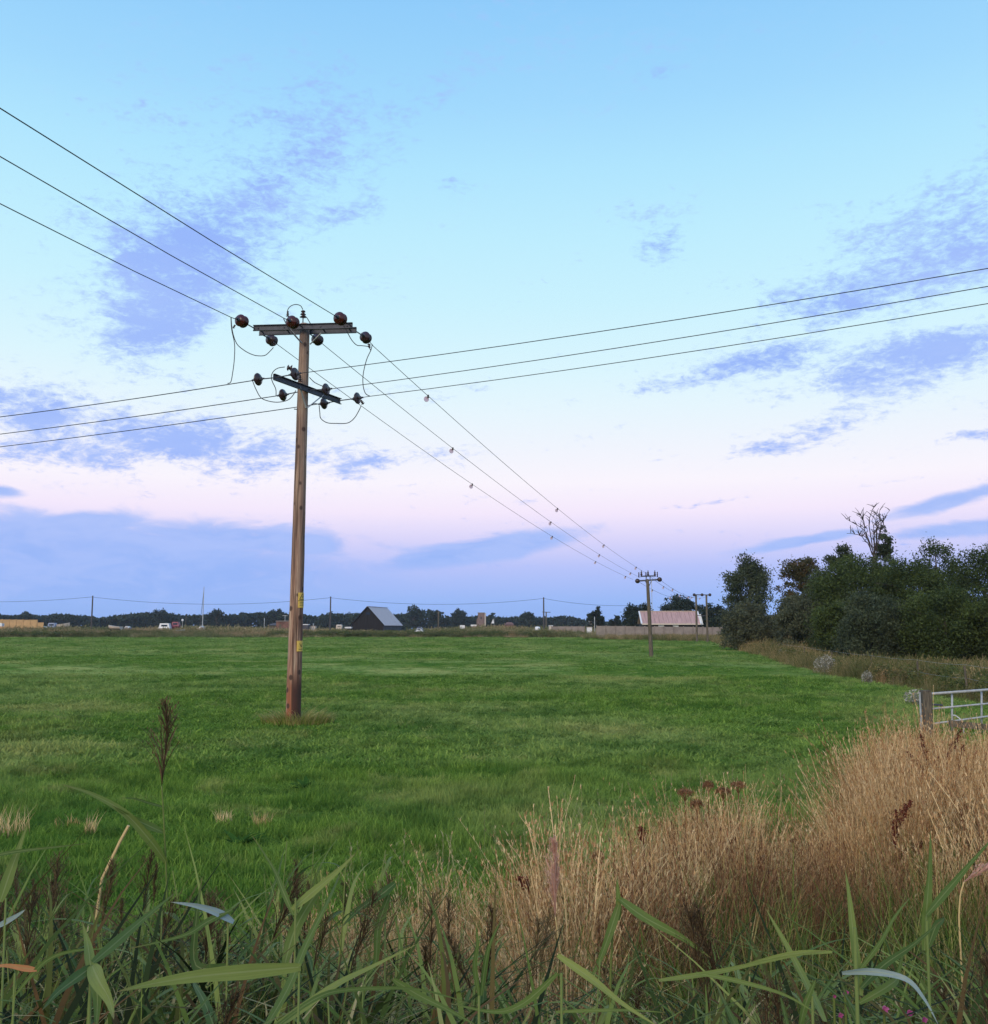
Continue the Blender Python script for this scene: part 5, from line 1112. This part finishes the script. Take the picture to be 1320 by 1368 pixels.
# ------------------------------------------------------------------ foreground reeds
def leaf_geo(path, width, fold=.25, nrm=None, tipk=1.0):
    pts = smooth_path(path, 5); n_ = len(pts); v, q = [], []
    for i, p in enumerate(pts):
        t = i / (n_ - 1); d = (pts[min(i + 1, n_ - 1)] - pts[max(i - 1, 0)]).normalized()
        up = Vector(nrm) if nrm is not None else Vector((0, 0, 1)); up = up + Vector((math.sin(t * 5 + len(pts) + width * 900), 0, math.cos(t * 4 + width * 700))) * .28
        s_ = d.cross(up); s_ = s_.normalized() if s_.length > 1e-4 else Vector((1, 0, 0)); u = s_.cross(d)
        w_ = width * .5 * min(1, (.42 + 2.4 * t)) * max(.015, 1 - t ** 1.7)
        v += [p - s_ * w_ + u * w_ * fold, p, p + s_ * w_ + u * w_ * fold]
        if i: o_ = (i - 1) * 3; q += [(o_, o_ + 1, o_ + 4, o_ + 3), (o_ + 1, o_ + 2, o_ + 5, o_ + 4)]
    v = np.array([tuple(p) for p in v]); tt = np.repeat(np.linspace(0, 1, n_), 3)
    return v, np.array(q), tt
def leaf_mesh(path, width, m, tint, **k):
    v, q, tt = leaf_geo(path, width, **k); me = npmesh('leaf', v, q, np.full(len(v), tint), tt, [m], np.tile([-1., 0., 1.], len(v) // 3)); me.shade_smooth(); return me
def proto_leaf(L, wd, up, droop, m, tint):
    path = []
    x = z = 0.0; a = up
    for i in range(7):
        path.append(Vector((x, random.gauss(0, .004), z))); x += L / 6 * math.cos(a); z += L / 6 * math.sin(a); a -= droop / 6
    return leaf_mesh(path, wd, m, tint, fold=random.uniform(.1, .4))
LEAVES = [proto_leaf(random.uniform(.26, .48), random.uniform(.015, .030), R(random.uniform(30, 75)), R(random.uniform(20, 110)), M['reedleaf'], random.uniform(.1, 1)) for _ in range(16)]
def panicle_mesh(m, L=.24, n_=70, spread=1.0, thick=.0035, droop=.2, seed=0):
    r = np.random.default_rng(seed); parts = []
    t = np.sort(r.uniform(0, 1, n_)); b_ = np.stack([t * 0 + .02 * np.sin(t * 2), t * 0, t * L * .82], 1); az_ = r.normal(.0, 1.3, n_) + (r.random(n_) > .6) * 3.1
    ln_ = L * (.42 * (1 - t) ** .7 + .10) * r.uniform(.6, 1.1, n_)
    parts.append(ribbons(b_, az_, ln_, r.uniform(.12, .42, n_) * spread, r.uniform(0, droop, n_), np.full(n_, thick), 4, r.random(n_), taper=.5))
    d = np.stack([np.cos(az_), np.sin(az_)], 1)
    k = 7; rep = np.repeat(np.arange(n_), k); tt = r.uniform(.25, 1, n_ * k); bd = .28 * spread
    p = b_[rep].copy(); p[:, :2] += d[rep] * (bd * ln_[rep] * tt ** 1.8)[:, None]; p[:, 2] += ln_[rep] * (tt - .1 * tt ** 3)
    nn = len(p); parts.append(ribbons(p, r.uniform(0, 6.28, nn), r.uniform(.008, .018, nn), r.uniform(.1, .7, nn), r.uniform(0, .6, nn), np.full(nn, thick * 1.1), 1, r.random(nn)))
    parts.append(ribbons(np.zeros((1, 3)), np.zeros(1), np.array([L]), np.array([.03]), np.zeros(1), np.array([.004]), 4, np.array([.3])))
    return geo_mesh('panicle', parts, [m])
PANS = [panicle_mesh(M['panicle'], .21 + .02 * i, 44 + 6 * i, 1.0 + .35 * i, .0024, seed=i) for i in range(6)]
def stem_mesh(H, bend, r0=.0035, m='stem'):
    b = MB(); pts = [Vector((bend * (i / 7) ** 2, 0, H * i / 7)) for i in range(8)]; b.tube(pts, list(np.linspace(r0, r0 * .5, 8)), 5)
    me = bpy.data.meshes.new('stem'); me.from_pydata(b.v, [], b.f); me.materials.append(M[m]); me.shade_smooth(); return me, pts
def link(me, name, parent, loc=(0, 0, 0), rot=(0, 0, 0), sc=1.0):
    o_ = bpy.data.objects.new(name, me); COL.objects.link(o_); o_.parent = parent; o_.location = loc; o_.rotation_euler = rot; o_.scale = (sc,) * 3; return o_
STEMS = [stem_mesh(1.0, random.uniform(.02, .12)) for _ in range(5)]
def reed(x, y, H, lab, group, pan=True, yaw=None, lean=.0, nl=7, top_only=True):
    gz_ = float(bank_z(x, y)) if y < 4.2 else float(hz(x, y))
    root = empty('common_reed', (x, y, gz_), lab, 'reed', group); root.rotation_euler = (random.gauss(0, .06), random.gauss(lean, .08), random.uniform(0, 6.28) if yaw is None else yaw)
    me, pts = random.choice(STEMS); s_ = link(me, 'stem', root); s_.scale = (1, 1, H)
    bend = pts[-1].x
    for i in range(nl):
        t = .40 + .56 * i / nl + random.uniform(-.02, .02); p = Vector((bend * t * t, 0, H * t))
        link(random.choice(LEAVES), 'leaf', root, p, (random.gauss(0, .12), random.gauss(0, .15), i * 2.6 + random.gauss(0, .7)), random.uniform(.7, 1.1) * (1.1 - .35 * (t > .85)))
    if pan: link(random.choice(PANS), 'panicle', root, (bend, 0, H * .985), (random.gauss(0, .12), random.gauss(.1, .15), random.uniform(0, 6.28)), random.uniform(.6, .95))
    return root
random.seed(21)
def reed_height(x, y, topy): return max(.35, P(660, topy, y).z - (float(bank_z(x, y)) if y < 4.2 else 0))
zones = [  # px range, distance range, photo y range of the tops, how many, panicle share, label, group
    ((-60, 130), (2.2, 4.2), (1110, 1230), 16, .7, 'brown-topped reed in the thick stand at the lower left corner', 'reeds in the lower left corner'),
    ((130, 330), (2.2, 4.4), (1110, 1230), 17, .75, 'brown-topped reed below the tall lone panicle', 'reeds below the tall lone panicle'),
    ((330, 480), (2.3, 4.4), (1075, 1210), 16, .8, 'dark feathery reed left of where the dry grass begins', 'reeds left of the dry grass'),
    ((480, 700), (2.4, 4.0), (1165, 1260), 13, .8, 'dark brown reed in front of the lowest dry grass', 'reeds in front of the lowest dry grass'),
    ((700, 1000), (2.2, 3.8), (1200, 1300), 12, .45, 'reed standing in the dark growth at lower right of centre', 'reeds right of centre'),
    ((1000, 1380), (2.0, 3.6), (1190, 1310), 20, .2, 'green reed in front of the tall dry grass at the lower right', 'reeds at the lower right'),
    ((-60, 500), (1.5, 2.3), (1255, 1330), 30, .05, 'leafy green reed close to the camera at the lower left', 'near leafy reeds at the lower left'),
    ((500, 1380), (1.5, 2.3), (1290, 1370), 34, .05, 'leafy green reed close to the camera along the bottom edge', 'near leafy reeds along the bottom edge')]
for (pa, pb), (ya, yb), (ta, tb), n_, pp, lab, grp in zones:
    for i in range(n_):
        y = random.uniform(ya, yb); px = random.uniform(pa, pb); x = (px - CX) / F * y
        pan = random.random() < pp; H = reed_height(x, y, random.uniform(ta, tb)) / (1.13 if pan else 1.05) * .97
        reed(x, y, H, lab, grp, pan, nl=random.choice((6, 7, 8)))
# individual reeds whose leaves the photo lets you pick out
def hero(px, Y, ptop, lab, leaves, pan=None, m_stem='stem', H=None, stem_path=None, sr=.004, cat='reed', nm='common_reed'):
    base = P(px, 1500, Y); gz_ = float(bank_z(base.x, Y)); root = empty(nm, (base.x, Y, gz_), lab, cat)
    sp = stem_path or [(px, ptop)]; pts = [Vector((base.x, Y, gz_))] + [P(a, c, Y) for a, c in sp]
    b = MB(); pts_ = smooth_path(pts, 5); b.tube(pts_, list(np.linspace(sr, sr * .55, len(pts_))), 6)
    v = np.array([tuple(Vector(p) - root.location) for p in b.v]); me = bpy.data.meshes.new('stem'); me.from_pydata([tuple(p) for p in v], [], b.f); me.materials.append(M[m_stem]); me.shade_smooth()
    link(me, 'stem', root)
    for (lp, wpx, mt, tint, dy0, dy1) in leaves:
        k = len(lp); path = [P(a, c, Y + dy0 + (dy1 - dy0) * i / (k - 1)) - root.location for i, (a, c) in enumerate(lp)]
        ob = link(leaf_mesh(path, wpx * .85 * Y / F, M[mt], tint, nrm=(0.15, -1, .45), fold=.25), 'leaf', root)
        if mt == 'reedblue': ob['label'] = 'leaf with sky sheen painted into its pale colour'
        if mt == 'reeddry': ob['label'] = 'orange-brown dead leaf'
    if pan: 
        p = pts[-1] - root.location; link(pan[0], 'panicle', root, p, (0, pan[2], pan[3]), pan[1])
    return root
RL, RB = 'reedleaf', 'reedblue'
big_pan = panicle_mesh(M['panicle'], .30, 64, 1.6, .0036, .05, 31)
hero(219, 3.2, 1052, 'tall lone reed whose brown panicle stands clear against the pasture at the left',
     [([(222, 1152), (200, 1122), (165, 1085), (120, 1060), (82, 1048)], 15, RL, .35, 0, -.15), ([(218, 1112), (196, 1102), (172, 1090), (150, 1076)], 13, RL, .3, 0, -.1),
      ([(218, 1078), (200, 1073), (180, 1067), (160, 1066)], 5, RL, .1, 0, -.1)],
     (big_pan, 1.0, -.06, .4), stem_path=[(224, 1368), (223, 1200), (219, 1100), (216, 1050)])
hero(122, 1.55, 1290, 'short reed with crossing broad leaves near the lower left corner',
     [([(122, 1300), (119, 1275), (116, 1255), (110, 1231)], 17, RL, .85, 0, .1), ([(123, 1290), (132, 1310), (146, 1335), (152, 1362)], 27, RL, .6, 0, -.15),
      ([(122, 1292), (98, 1310), (75, 1328), (56, 1350)], 20, RL, .35, 0, -.12), ([(124, 1286), (160, 1255), (195, 1225), (235, 1192)], 18, RL, .4, 0, .2), ([(124, 1300), (130, 1330), (128, 1380)], 20, RL, .2, 0, -.1)], sr=.005)
hero(400, 1.4, 1290, 'reed with one long level pale green leaf across the lower left',
     [([(402, 1292), (330, 1298), (260, 1305), (200, 1315), (156, 1325)][::1], 24, RL, 1.0, 0, -.1)], sr=.003)
hero(305, 2.2, 1220, 'reed with a shining pale leaf left of centre', [([(312, 1232), (290, 1219), (262, 1210), (228, 1205)], 13, RB, .6, 0, -.05), ([(310, 1215), (276, 1232), (245, 1250), (170, 1268)], 11, RL, .2, 0, -.1),
      ([(306, 1290), (262, 1290), (262, 1230), (270, 1172)], 16, RL, .15, 0, .05)])
hero(360, 1.5, 1400, 'near reed with a long leaf rising to the right, left of centre', [([(355, 1380), (400, 1350), (450, 1315), (500, 1290), (560, 1260)], 15, RL, 1.0, 0, .2), ([(350, 1380), (385, 1320), (410, 1260), (440, 1200), (455, 1165)], 16, RL, .5, 0, .3),
      ([(352, 1385), (420, 1335), (470, 1322), (560, 1322), (640, 1345)], 9, RL, .4, 0, .1)])
hero(395, 2.3, 1200, 'reed with broad leaning leaves where the dry grass begins', [([(380, 1290), (395, 1240), (425, 1190), (450, 1160)], 20, RL, .45, 0, .1), ([(390, 1215), (420, 1190), (450, 1165), (475, 1140)], 14, RL, .9, 0, .1), ([(392, 1222), (378, 1190), (365, 1160), (336, 1115)], 10, RL, .2, 0, .1)])
hero(515, 2.6, 1190, 'reed with a dark green leaf crossing the dry grass left of centre', [([(528, 1180), (508, 1196), (480, 1215), (455, 1240)], 15, RL, .15, 0, -.1), ([(520, 1195), (505, 1240), (500, 1290), (470, 1320)], 14, RL, .1, 0, -.05)])
hero(820, 2.4, 1200, 'reed with two long dark leaves falling to the right, right of centre', [([(826, 1200), (860, 1225), (910, 1252), (950, 1280)], 17, RL, .3, 0, -.05), ([(828, 1205), (815, 1245), (800, 1285), (785, 1315)], 14, RL, .4, 0, -.05), ([(826, 1230), (826, 1200), (824, 1172)], 11, RL, .7, 0, 0)], stem_path=[(815, 1368), (826, 1205)])
hero(750, 1.7, 1300, 'near reed with a bright leaf sloping down to the bottom edge', [([(745, 1276), (790, 1308), (830, 1340), (885, 1375)], 14, RL, .9, 0, -.1), ([(742, 1352), (800, 1350), (850, 1350), (890, 1353)], 6, RL, .8, 0, 0), ([(745, 1300), (700, 1340), (660, 1352), (600, 1340)], 12, RL, .15, 0, 0)])
hero(1142, 1.8, 1240, 'reed with stiff upright and arching leaves at the lower right', [([(1150, 1330), (1142, 1270), (1136, 1210), (1129, 1160)], 16, RL, .5, 0, .1), ([(1145, 1300), (1175, 1260), (1195, 1225), (1217, 1198)], 9, RL, .35, 0, .1),
      ([(1150, 1320), (1180, 1290), (1220, 1262), (1260, 1228)], 13, RL, .2, 0, .1), ([(1125, 1300), (1165, 1298), (1210, 1308), (1235, 1335), (1255, 1372)], 11, RB, .1, 0, -.1), ([(1148, 1340), (1190, 1315), (1200, 1300), (1212, 1240)], 14, RL, .3, 0, .1)], sr=.006)
hero(1085, 1.6, 1330, 'reed with a broad leaf slanting down left of the stiff-leaved one', [([(1102, 1365), (1080, 1320), (1052, 1265), (1022, 1212)][::1], 17, RL, .55, 0, .2), ([(1068, 1375), (1075, 1345), (1085, 1320), (1090, 1308)], 12, RL, .2, 0, 0),
      ([(1112, 1272), (1060, 1274), (1010, 1285), (960, 1300)], 8, RL, .6, 0, 0)])
hero(1238, 2.0, 1230, 'reed with an upright blade and one long blade reaching the right edge', [([(1235, 1270), (1238, 1215), (1242, 1160), (1243, 1108)], 17, RL, .3, 0, .05), ([(1238, 1222), (1265, 1190), (1295, 1155), (1335, 1110)], 13, RL, .35, 0, .1), ([(1240, 1265), (1250, 1238), (1258, 1230), (1262, 1226)], 14, RL, .1, 0, .05)], sr=.005)
hero(930, 1.5, 1400, 'near reed with a thin bright leaf rising to the right below centre', [([(880, 1310), (950, 1300), (1020, 1285), (1110, 1268)], 9, RL, .9, 0, .1), ([(930, 1300), (990, 1312), (1050, 1330), (1100, 1360)], 8, RL, .9, 0, 0)])
hero(8, 2.0, 1200, 'reed with a broad blade at the left edge of the photo', [([(0, 1205), (12, 1170), (25, 1135), (38, 1098)], 19, RL, .3, 0, .05), ([(-15, 1145), (20, 1138), (70, 1132), (115, 1127)], 7, RL, .1, 0, 0), ([(-8, 1240), (20, 1225), (34, 1215)], 9, RB, .2, 0, 0)])
hero(20, 1.8, 1300, 'reed with one dead orange leaf at the left edge', [([(50, 1296), (30, 1293), (8, 1290), (-20, 1292)], 10, 'reeddry', .5, 0, 0), ([(20, 1330), (60, 1285), (100, 1270), (150, 1268)], 8, RL, .2, 0, 0)])
hero(640, 1.7, 1330, 'reed with a blade standing up in front of the dry grass at centre', [([(643, 1330), (648, 1290), (655, 1260), (672, 1225)], 10, RL, .4, 0, 0), ([(640, 1330), (634, 1290), (638, 1260), (635, 1230)], 9, RL, .5, 0, 0), ([(525, 1308), (560, 1330), (600, 1350), (640, 1372)], 13, RL, .15, 0, 0)])
pinkp = panicle_mesh(M['panpink'], .30, 110, .8, .0028, .15, 77)
hero(745, 3.6, 1235, 'reed with a dense pale pink plume in front of the dry grass at centre', [], (pinkp, 1.0, -.10, 0), 'straw', stem_path=[(757, 1330), (748, 1270), (742, 1225)])
hero(1300, 3.4, 1180, 'drooping pale pink plume at the lower right edge', [], (panicle_mesh(M['panpink'], .2, 60, .9, .004, .4, 5), .9, .9, 0), 'straw', stem_path=[(1285, 1300), (1282, 1210), (1288, 1178)])
# straw stalk
b = MB(); b.tube([P(172, 1103, 3.0), P(160, 1125, 3.0), P(136, 1175, 3.0), P(128, 1230, 3.0)], .0045, 6)
o = b.build('straw_stalk', M['straw'], None, origin=P(128, 1230, 3.0)); tag(o, 'single bent straw-coloured stalk left of the tall lone reed', 'stalk')

# docks: reddish brown seed spikes
def dock(px, py, Y, L, tilt, lab, n_=1):
    b0_ = P(px, py, Y); gz_ = 0.05; root = empty('dock', (b0_.x, Y, gz_), lab, 'dock')
    b = MB(); b.tube([(0, 0, 0), (0, 0, (b0_.z - gz_) * .6), (0, 0, b0_.z - gz_)], .005, 5)
    me = bpy.data.meshes.new('stem'); me.from_pydata(b.v, [], b.f); me.materials.append(M['dock']); link(me, 'stem', root)
    for k in range(n_):
        n2 = 420; t = RNG.random(n2); c = np.stack([RNG.normal(0, 1, n2) * (.004 + .013 * np.sin(np.clip(t, .03, .97) * 3.14)), RNG.normal(0, .01, n2), t * L], 1)
        v, q, tt, a_, _ = cards(c, U(.006, .012, n2), U(0, 1, n2)); link(npmesh('seed_spike', v, q, tt, a_, [M['dock']]), 'seed_spike', root, (0, 0, b0_.z - gz_ - .02 - .10 * k), (0, tilt + (-.5 if k % 2 else .5) * (k > 0), 0))
dock(1264, 1010, 10.5, .34, .55, 'dark red dock spike leaning right just below the metal gate', 1)
dock(1280, 1026, 10.3, .26, .25, 'dark red dock spike right of the leaning one below the gate', 1)
dock(1240, 1020, 9.5, .30, -.2, 'branched dark dock left of the leaning one below the gate', 3)
dock(1195, 1105, 7.2, .24, .55, 'branched purple-brown dock in the middle of the tall dry grass', 3)
dock(860, 1120, 7.0, .10, -.2, 'short dark dock spike at the pasture edge right of centre', 1)
dock(706, 1180, 6.0, .08, -.9, 'small dark dock head tipped left by the pink plume', 1)
# rust-brown umbels
def umbel(px, py, Y, r_, lab):
    b0_ = P(px, py, Y); root = empty('dried_umbel', (b0_.x, Y, .05), lab, 'umbel'); H = b0_.z - .05; b = MB(); b.tube([(0, 0, 0), (0, 0, H * .5), (0, 0, H - .05)], .005, 5)
    for i in range(14):
        a = 2.4 * i; q = r_ * math.sqrt((i + .5) / 14); b.tube([(0, 0, H - .09), (math.cos(a) * q, math.sin(a) * q, H - .01)], .0018, 4)
    me = bpy.data.meshes.new('stem'); me.from_pydata(b.v, [], b.f); me.materials.append(M['umbel']); link(me, 'stem', root)
    n2 = 420; aa = U(0, 6.28, n2); rr = r_ * np.sqrt(U(0, 1, n2)) * 1.1; c = np.stack([rr * np.cos(aa), rr * np.sin(aa), RNG.normal(0, .012, n2) - .02 * (rr / r_) ** 2], 1)
    v, q, tt, a_, _ = cards(c, U(.006, .012, n2), U(0, 1, n2)); link(npmesh('flower_head', v, q, tt, a_, [M['umbel']]), 'flower_head', root, (0, 0, H))
umbel(915, 1056, 8.6, .062, 'rust-brown flat seed head, leftmost of those over the dry grass')
umbel(986, 1046, 8.8, .060, 'rust-brown flat seed head, rightmost and highest over the dry grass')
umbel(966, 1054, 8.7, .060, 'rust-brown flat seed head just left of the highest one')
umbel(931, 1071, 8.5, .055, 'rust-brown flat seed head, lowest of those over the dry grass')
umbel(946, 1046, 9.0, .045, 'faint rust-brown seed head between the leftmost and the highest')
umbel(799, 1140, 7.3, .04, 'small rust-brown seed head over the dip in the dry grass')
# pink willowherb flowers
def wherb(px, py, lab, Y=2.1, k=1):
    b0_ = P(px, py, Y); gz_ = float(bank_z(b0_.x, Y)); root = empty('willowherb', (b0_.x, Y, gz_), lab, 'flower'); H = b0_.z - gz_; b = MB(); b.tube([(0, 0, 0), (0, .01, H * .5), (0, 0, H)], .003, 5)
    me = bpy.data.meshes.new('stem'); me.from_pydata(b.v, [], b.f); me.materials.append(M['stem']); link(me, 'stem', root)
    for i in range(4):
        pth = [Vector((0, 0, 0)), Vector((.004, -.002, .003)), Vector((.008, -.004, .002))]; pth = [Matrix.Rotation(i * math.pi / 2 + .3, 3, 'Y') @ p for p in pth]
        v, q, tt = leaf_geo(pth, .011, nrm=(0, -1, .2)); link(npmesh('petal', v, q, np.full(len(v), random.random()), tt, [M['pink']]), 'petal', root, (0, -.004, H), (0, 0, 0), k)
for px, py, k, lab in [(1129, 1325, 1.0, 'pink willowherb flower, highest of the little cluster at the lower right'), (1122, 1355, .9, 'pink willowherb flower directly below the highest one'),
                       (1181, 1347, 1.3, 'largest magenta willowherb flower, middle of the cluster'), (1214, 1352, 1.2, 'pink willowherb flower right of the largest one'), (1234, 1361, 1.0, 'rightmost pink willowherb flower at the bottom edge'),
                       (1114, 1330, .6, 'tiny faded willowherb bloom, leftmost of the cluster')]: wherb(px, py, lab, 2.1, k * .72)
# pale dry tufts and leafy rosettes out on the pasture
def pale_tuft(px, py, h, lab, r_=.10, n_=70, m='dry', tint=(.6, 1)):
    g_ = ray(px, py); t = 2.25 / -g_.z; p = CAM + g_ * t; bb = disc(n_, r_)
    me = geo_mesh('dry_tuft', [ribbons(bb, U(0, 6.28, n_), U(.5, 1, n_) * h, U(.05, .6, n_), U(0, .3, n_), np.full(n_, .006), 4, U(*tint, n_))], [M[m]])
    o_ = bpy.data.objects.new('dry_tuft', me); COL.objects.link(o_); o_.location = (p.x, p.y, float(hz(p.x, p.y))); tag(o_, lab, 'grass tuft')
pale_tuft(300, 1098, .22, 'pale dry tuft right of the tall lone reed, left of a similar one')
pale_tuft(350, 1099, .22, 'pale dry tuft above the dark feathery reeds, right of a similar one')
pale_tuft(120, 1117, .30, 'thin pale dry tuft left of the leaning straw stalk', .06, 40)
pale_tuft(12, 1120, .42, 'straggling pale dry tuft at the left edge of the photo', .22, 90)
pale_tuft(90, 1105, .15, 'low wide pale dry tuft between the left edge and the straw stalk', .2, 60)
def rosette(px, py, r_, lab, n_=16):
    g_ = ray(px, py); t = 2.25 / -g_.z; p = CAM + g_ * t; root = empty('broadleaf_dock', (p.x, p.y, float(hz(p.x, p.y))), lab, 'plant')
    lm = []
    for i in range(n_):
        a = i * 2.4; e_ = random.uniform(.3, 1.1); L = r_ * random.uniform(.7, 1.2); pth = [Vector((math.cos(a) * L * s * math.cos(e_ * (1 - .5 * s)), math.sin(a) * L * s * math.cos(e_ * (1 - .5 * s)), L * s * math.sin(e_) * (1 - .35 * s))) for s in (0, .35, .7, 1)]
        link(leaf_mesh(pth, r_ * .34, M['docklf'], random.uniform(.0, .5)), 'leaf', root)
rosette(410, 1052, .30, 'dark leafy dock rosette in the pasture right below the big pole')
rosette(320, 1125, .28, 'dark leafy rosette near the pale dry tufts', 14)
pale_tuft(18, 992, .32, 'dark green rushy patch in the pasture at the left edge', .62, 500, 'bank', (0, .35))
rosette(345, 1062, .12, 'small bright dock rosette left of the dark one below the pole', 9)
# tall loose grass stalks that stand up against the pasture
def stalks(pxr, n_, ytop, Yr, name, lab):
    parts = []; px = U(*pxr, n_); Y = U(*Yr, n_); x = (px - CX) / F * Y; b_ = np.stack([x, Y, x * 0], 1); h = np.array([P(660, t, y_).z for t, y_ in zip(U(*ytop, n_), Y)])
    hd = U(0, 6.28, n_); bd = U(.02, .22, n_); parts.append(ribbons(b_, hd, h, bd, np.zeros(n_), np.full(n_, .0045), 6, U(0, 1, n_), taper=.4))
    d = np.stack([np.cos(hd), np.sin(hd)], 1)
    for tt in np.linspace(.80, 1, 7):
        p = b_.copy(); p[:, :2] += d * (bd * h * tt ** 1.8)[:, None]; p[:, 2] = h * tt
        for _ in range(2): parts.append(ribbons(p, U(0, 6.28, n_), U(.02, .05, n_), U(.3, .9, n_), U(0, .6, n_), np.full(n_, .006), 2, U(0, 1, n_)))
    o_ = bpy.data.objects.new(name, geo_mesh(name, parts, [leafy('green_seed_stalk', [(.16, .22, .07), (.30, .30, .12), (.42, .36, .20)], .3)])); COL.objects.link(o_); tag(o_, lab, 'grass', kind='stuff')
stalks((640, 900), 26, (1045, 1130), (6.6, 7.8), 'grass_stalks', 'thin green grass stalks standing over the dry grass at centre')
stalks((880, 1110), 34, (1025, 1080), (8.2, 9.3), 'grass_stalks', 'thin green grass stalks over the dry grass right of centre')
stalks((1110, 1230), 22, (965, 1040), (10, 11.5), 'grass_stalks', 'thin grass stalks left of the gate post')
stalks((440, 640), 16, (1110, 1170), (5.6, 6.4), 'grass_stalks', 'thin grass stalks over the lowest dry grass')
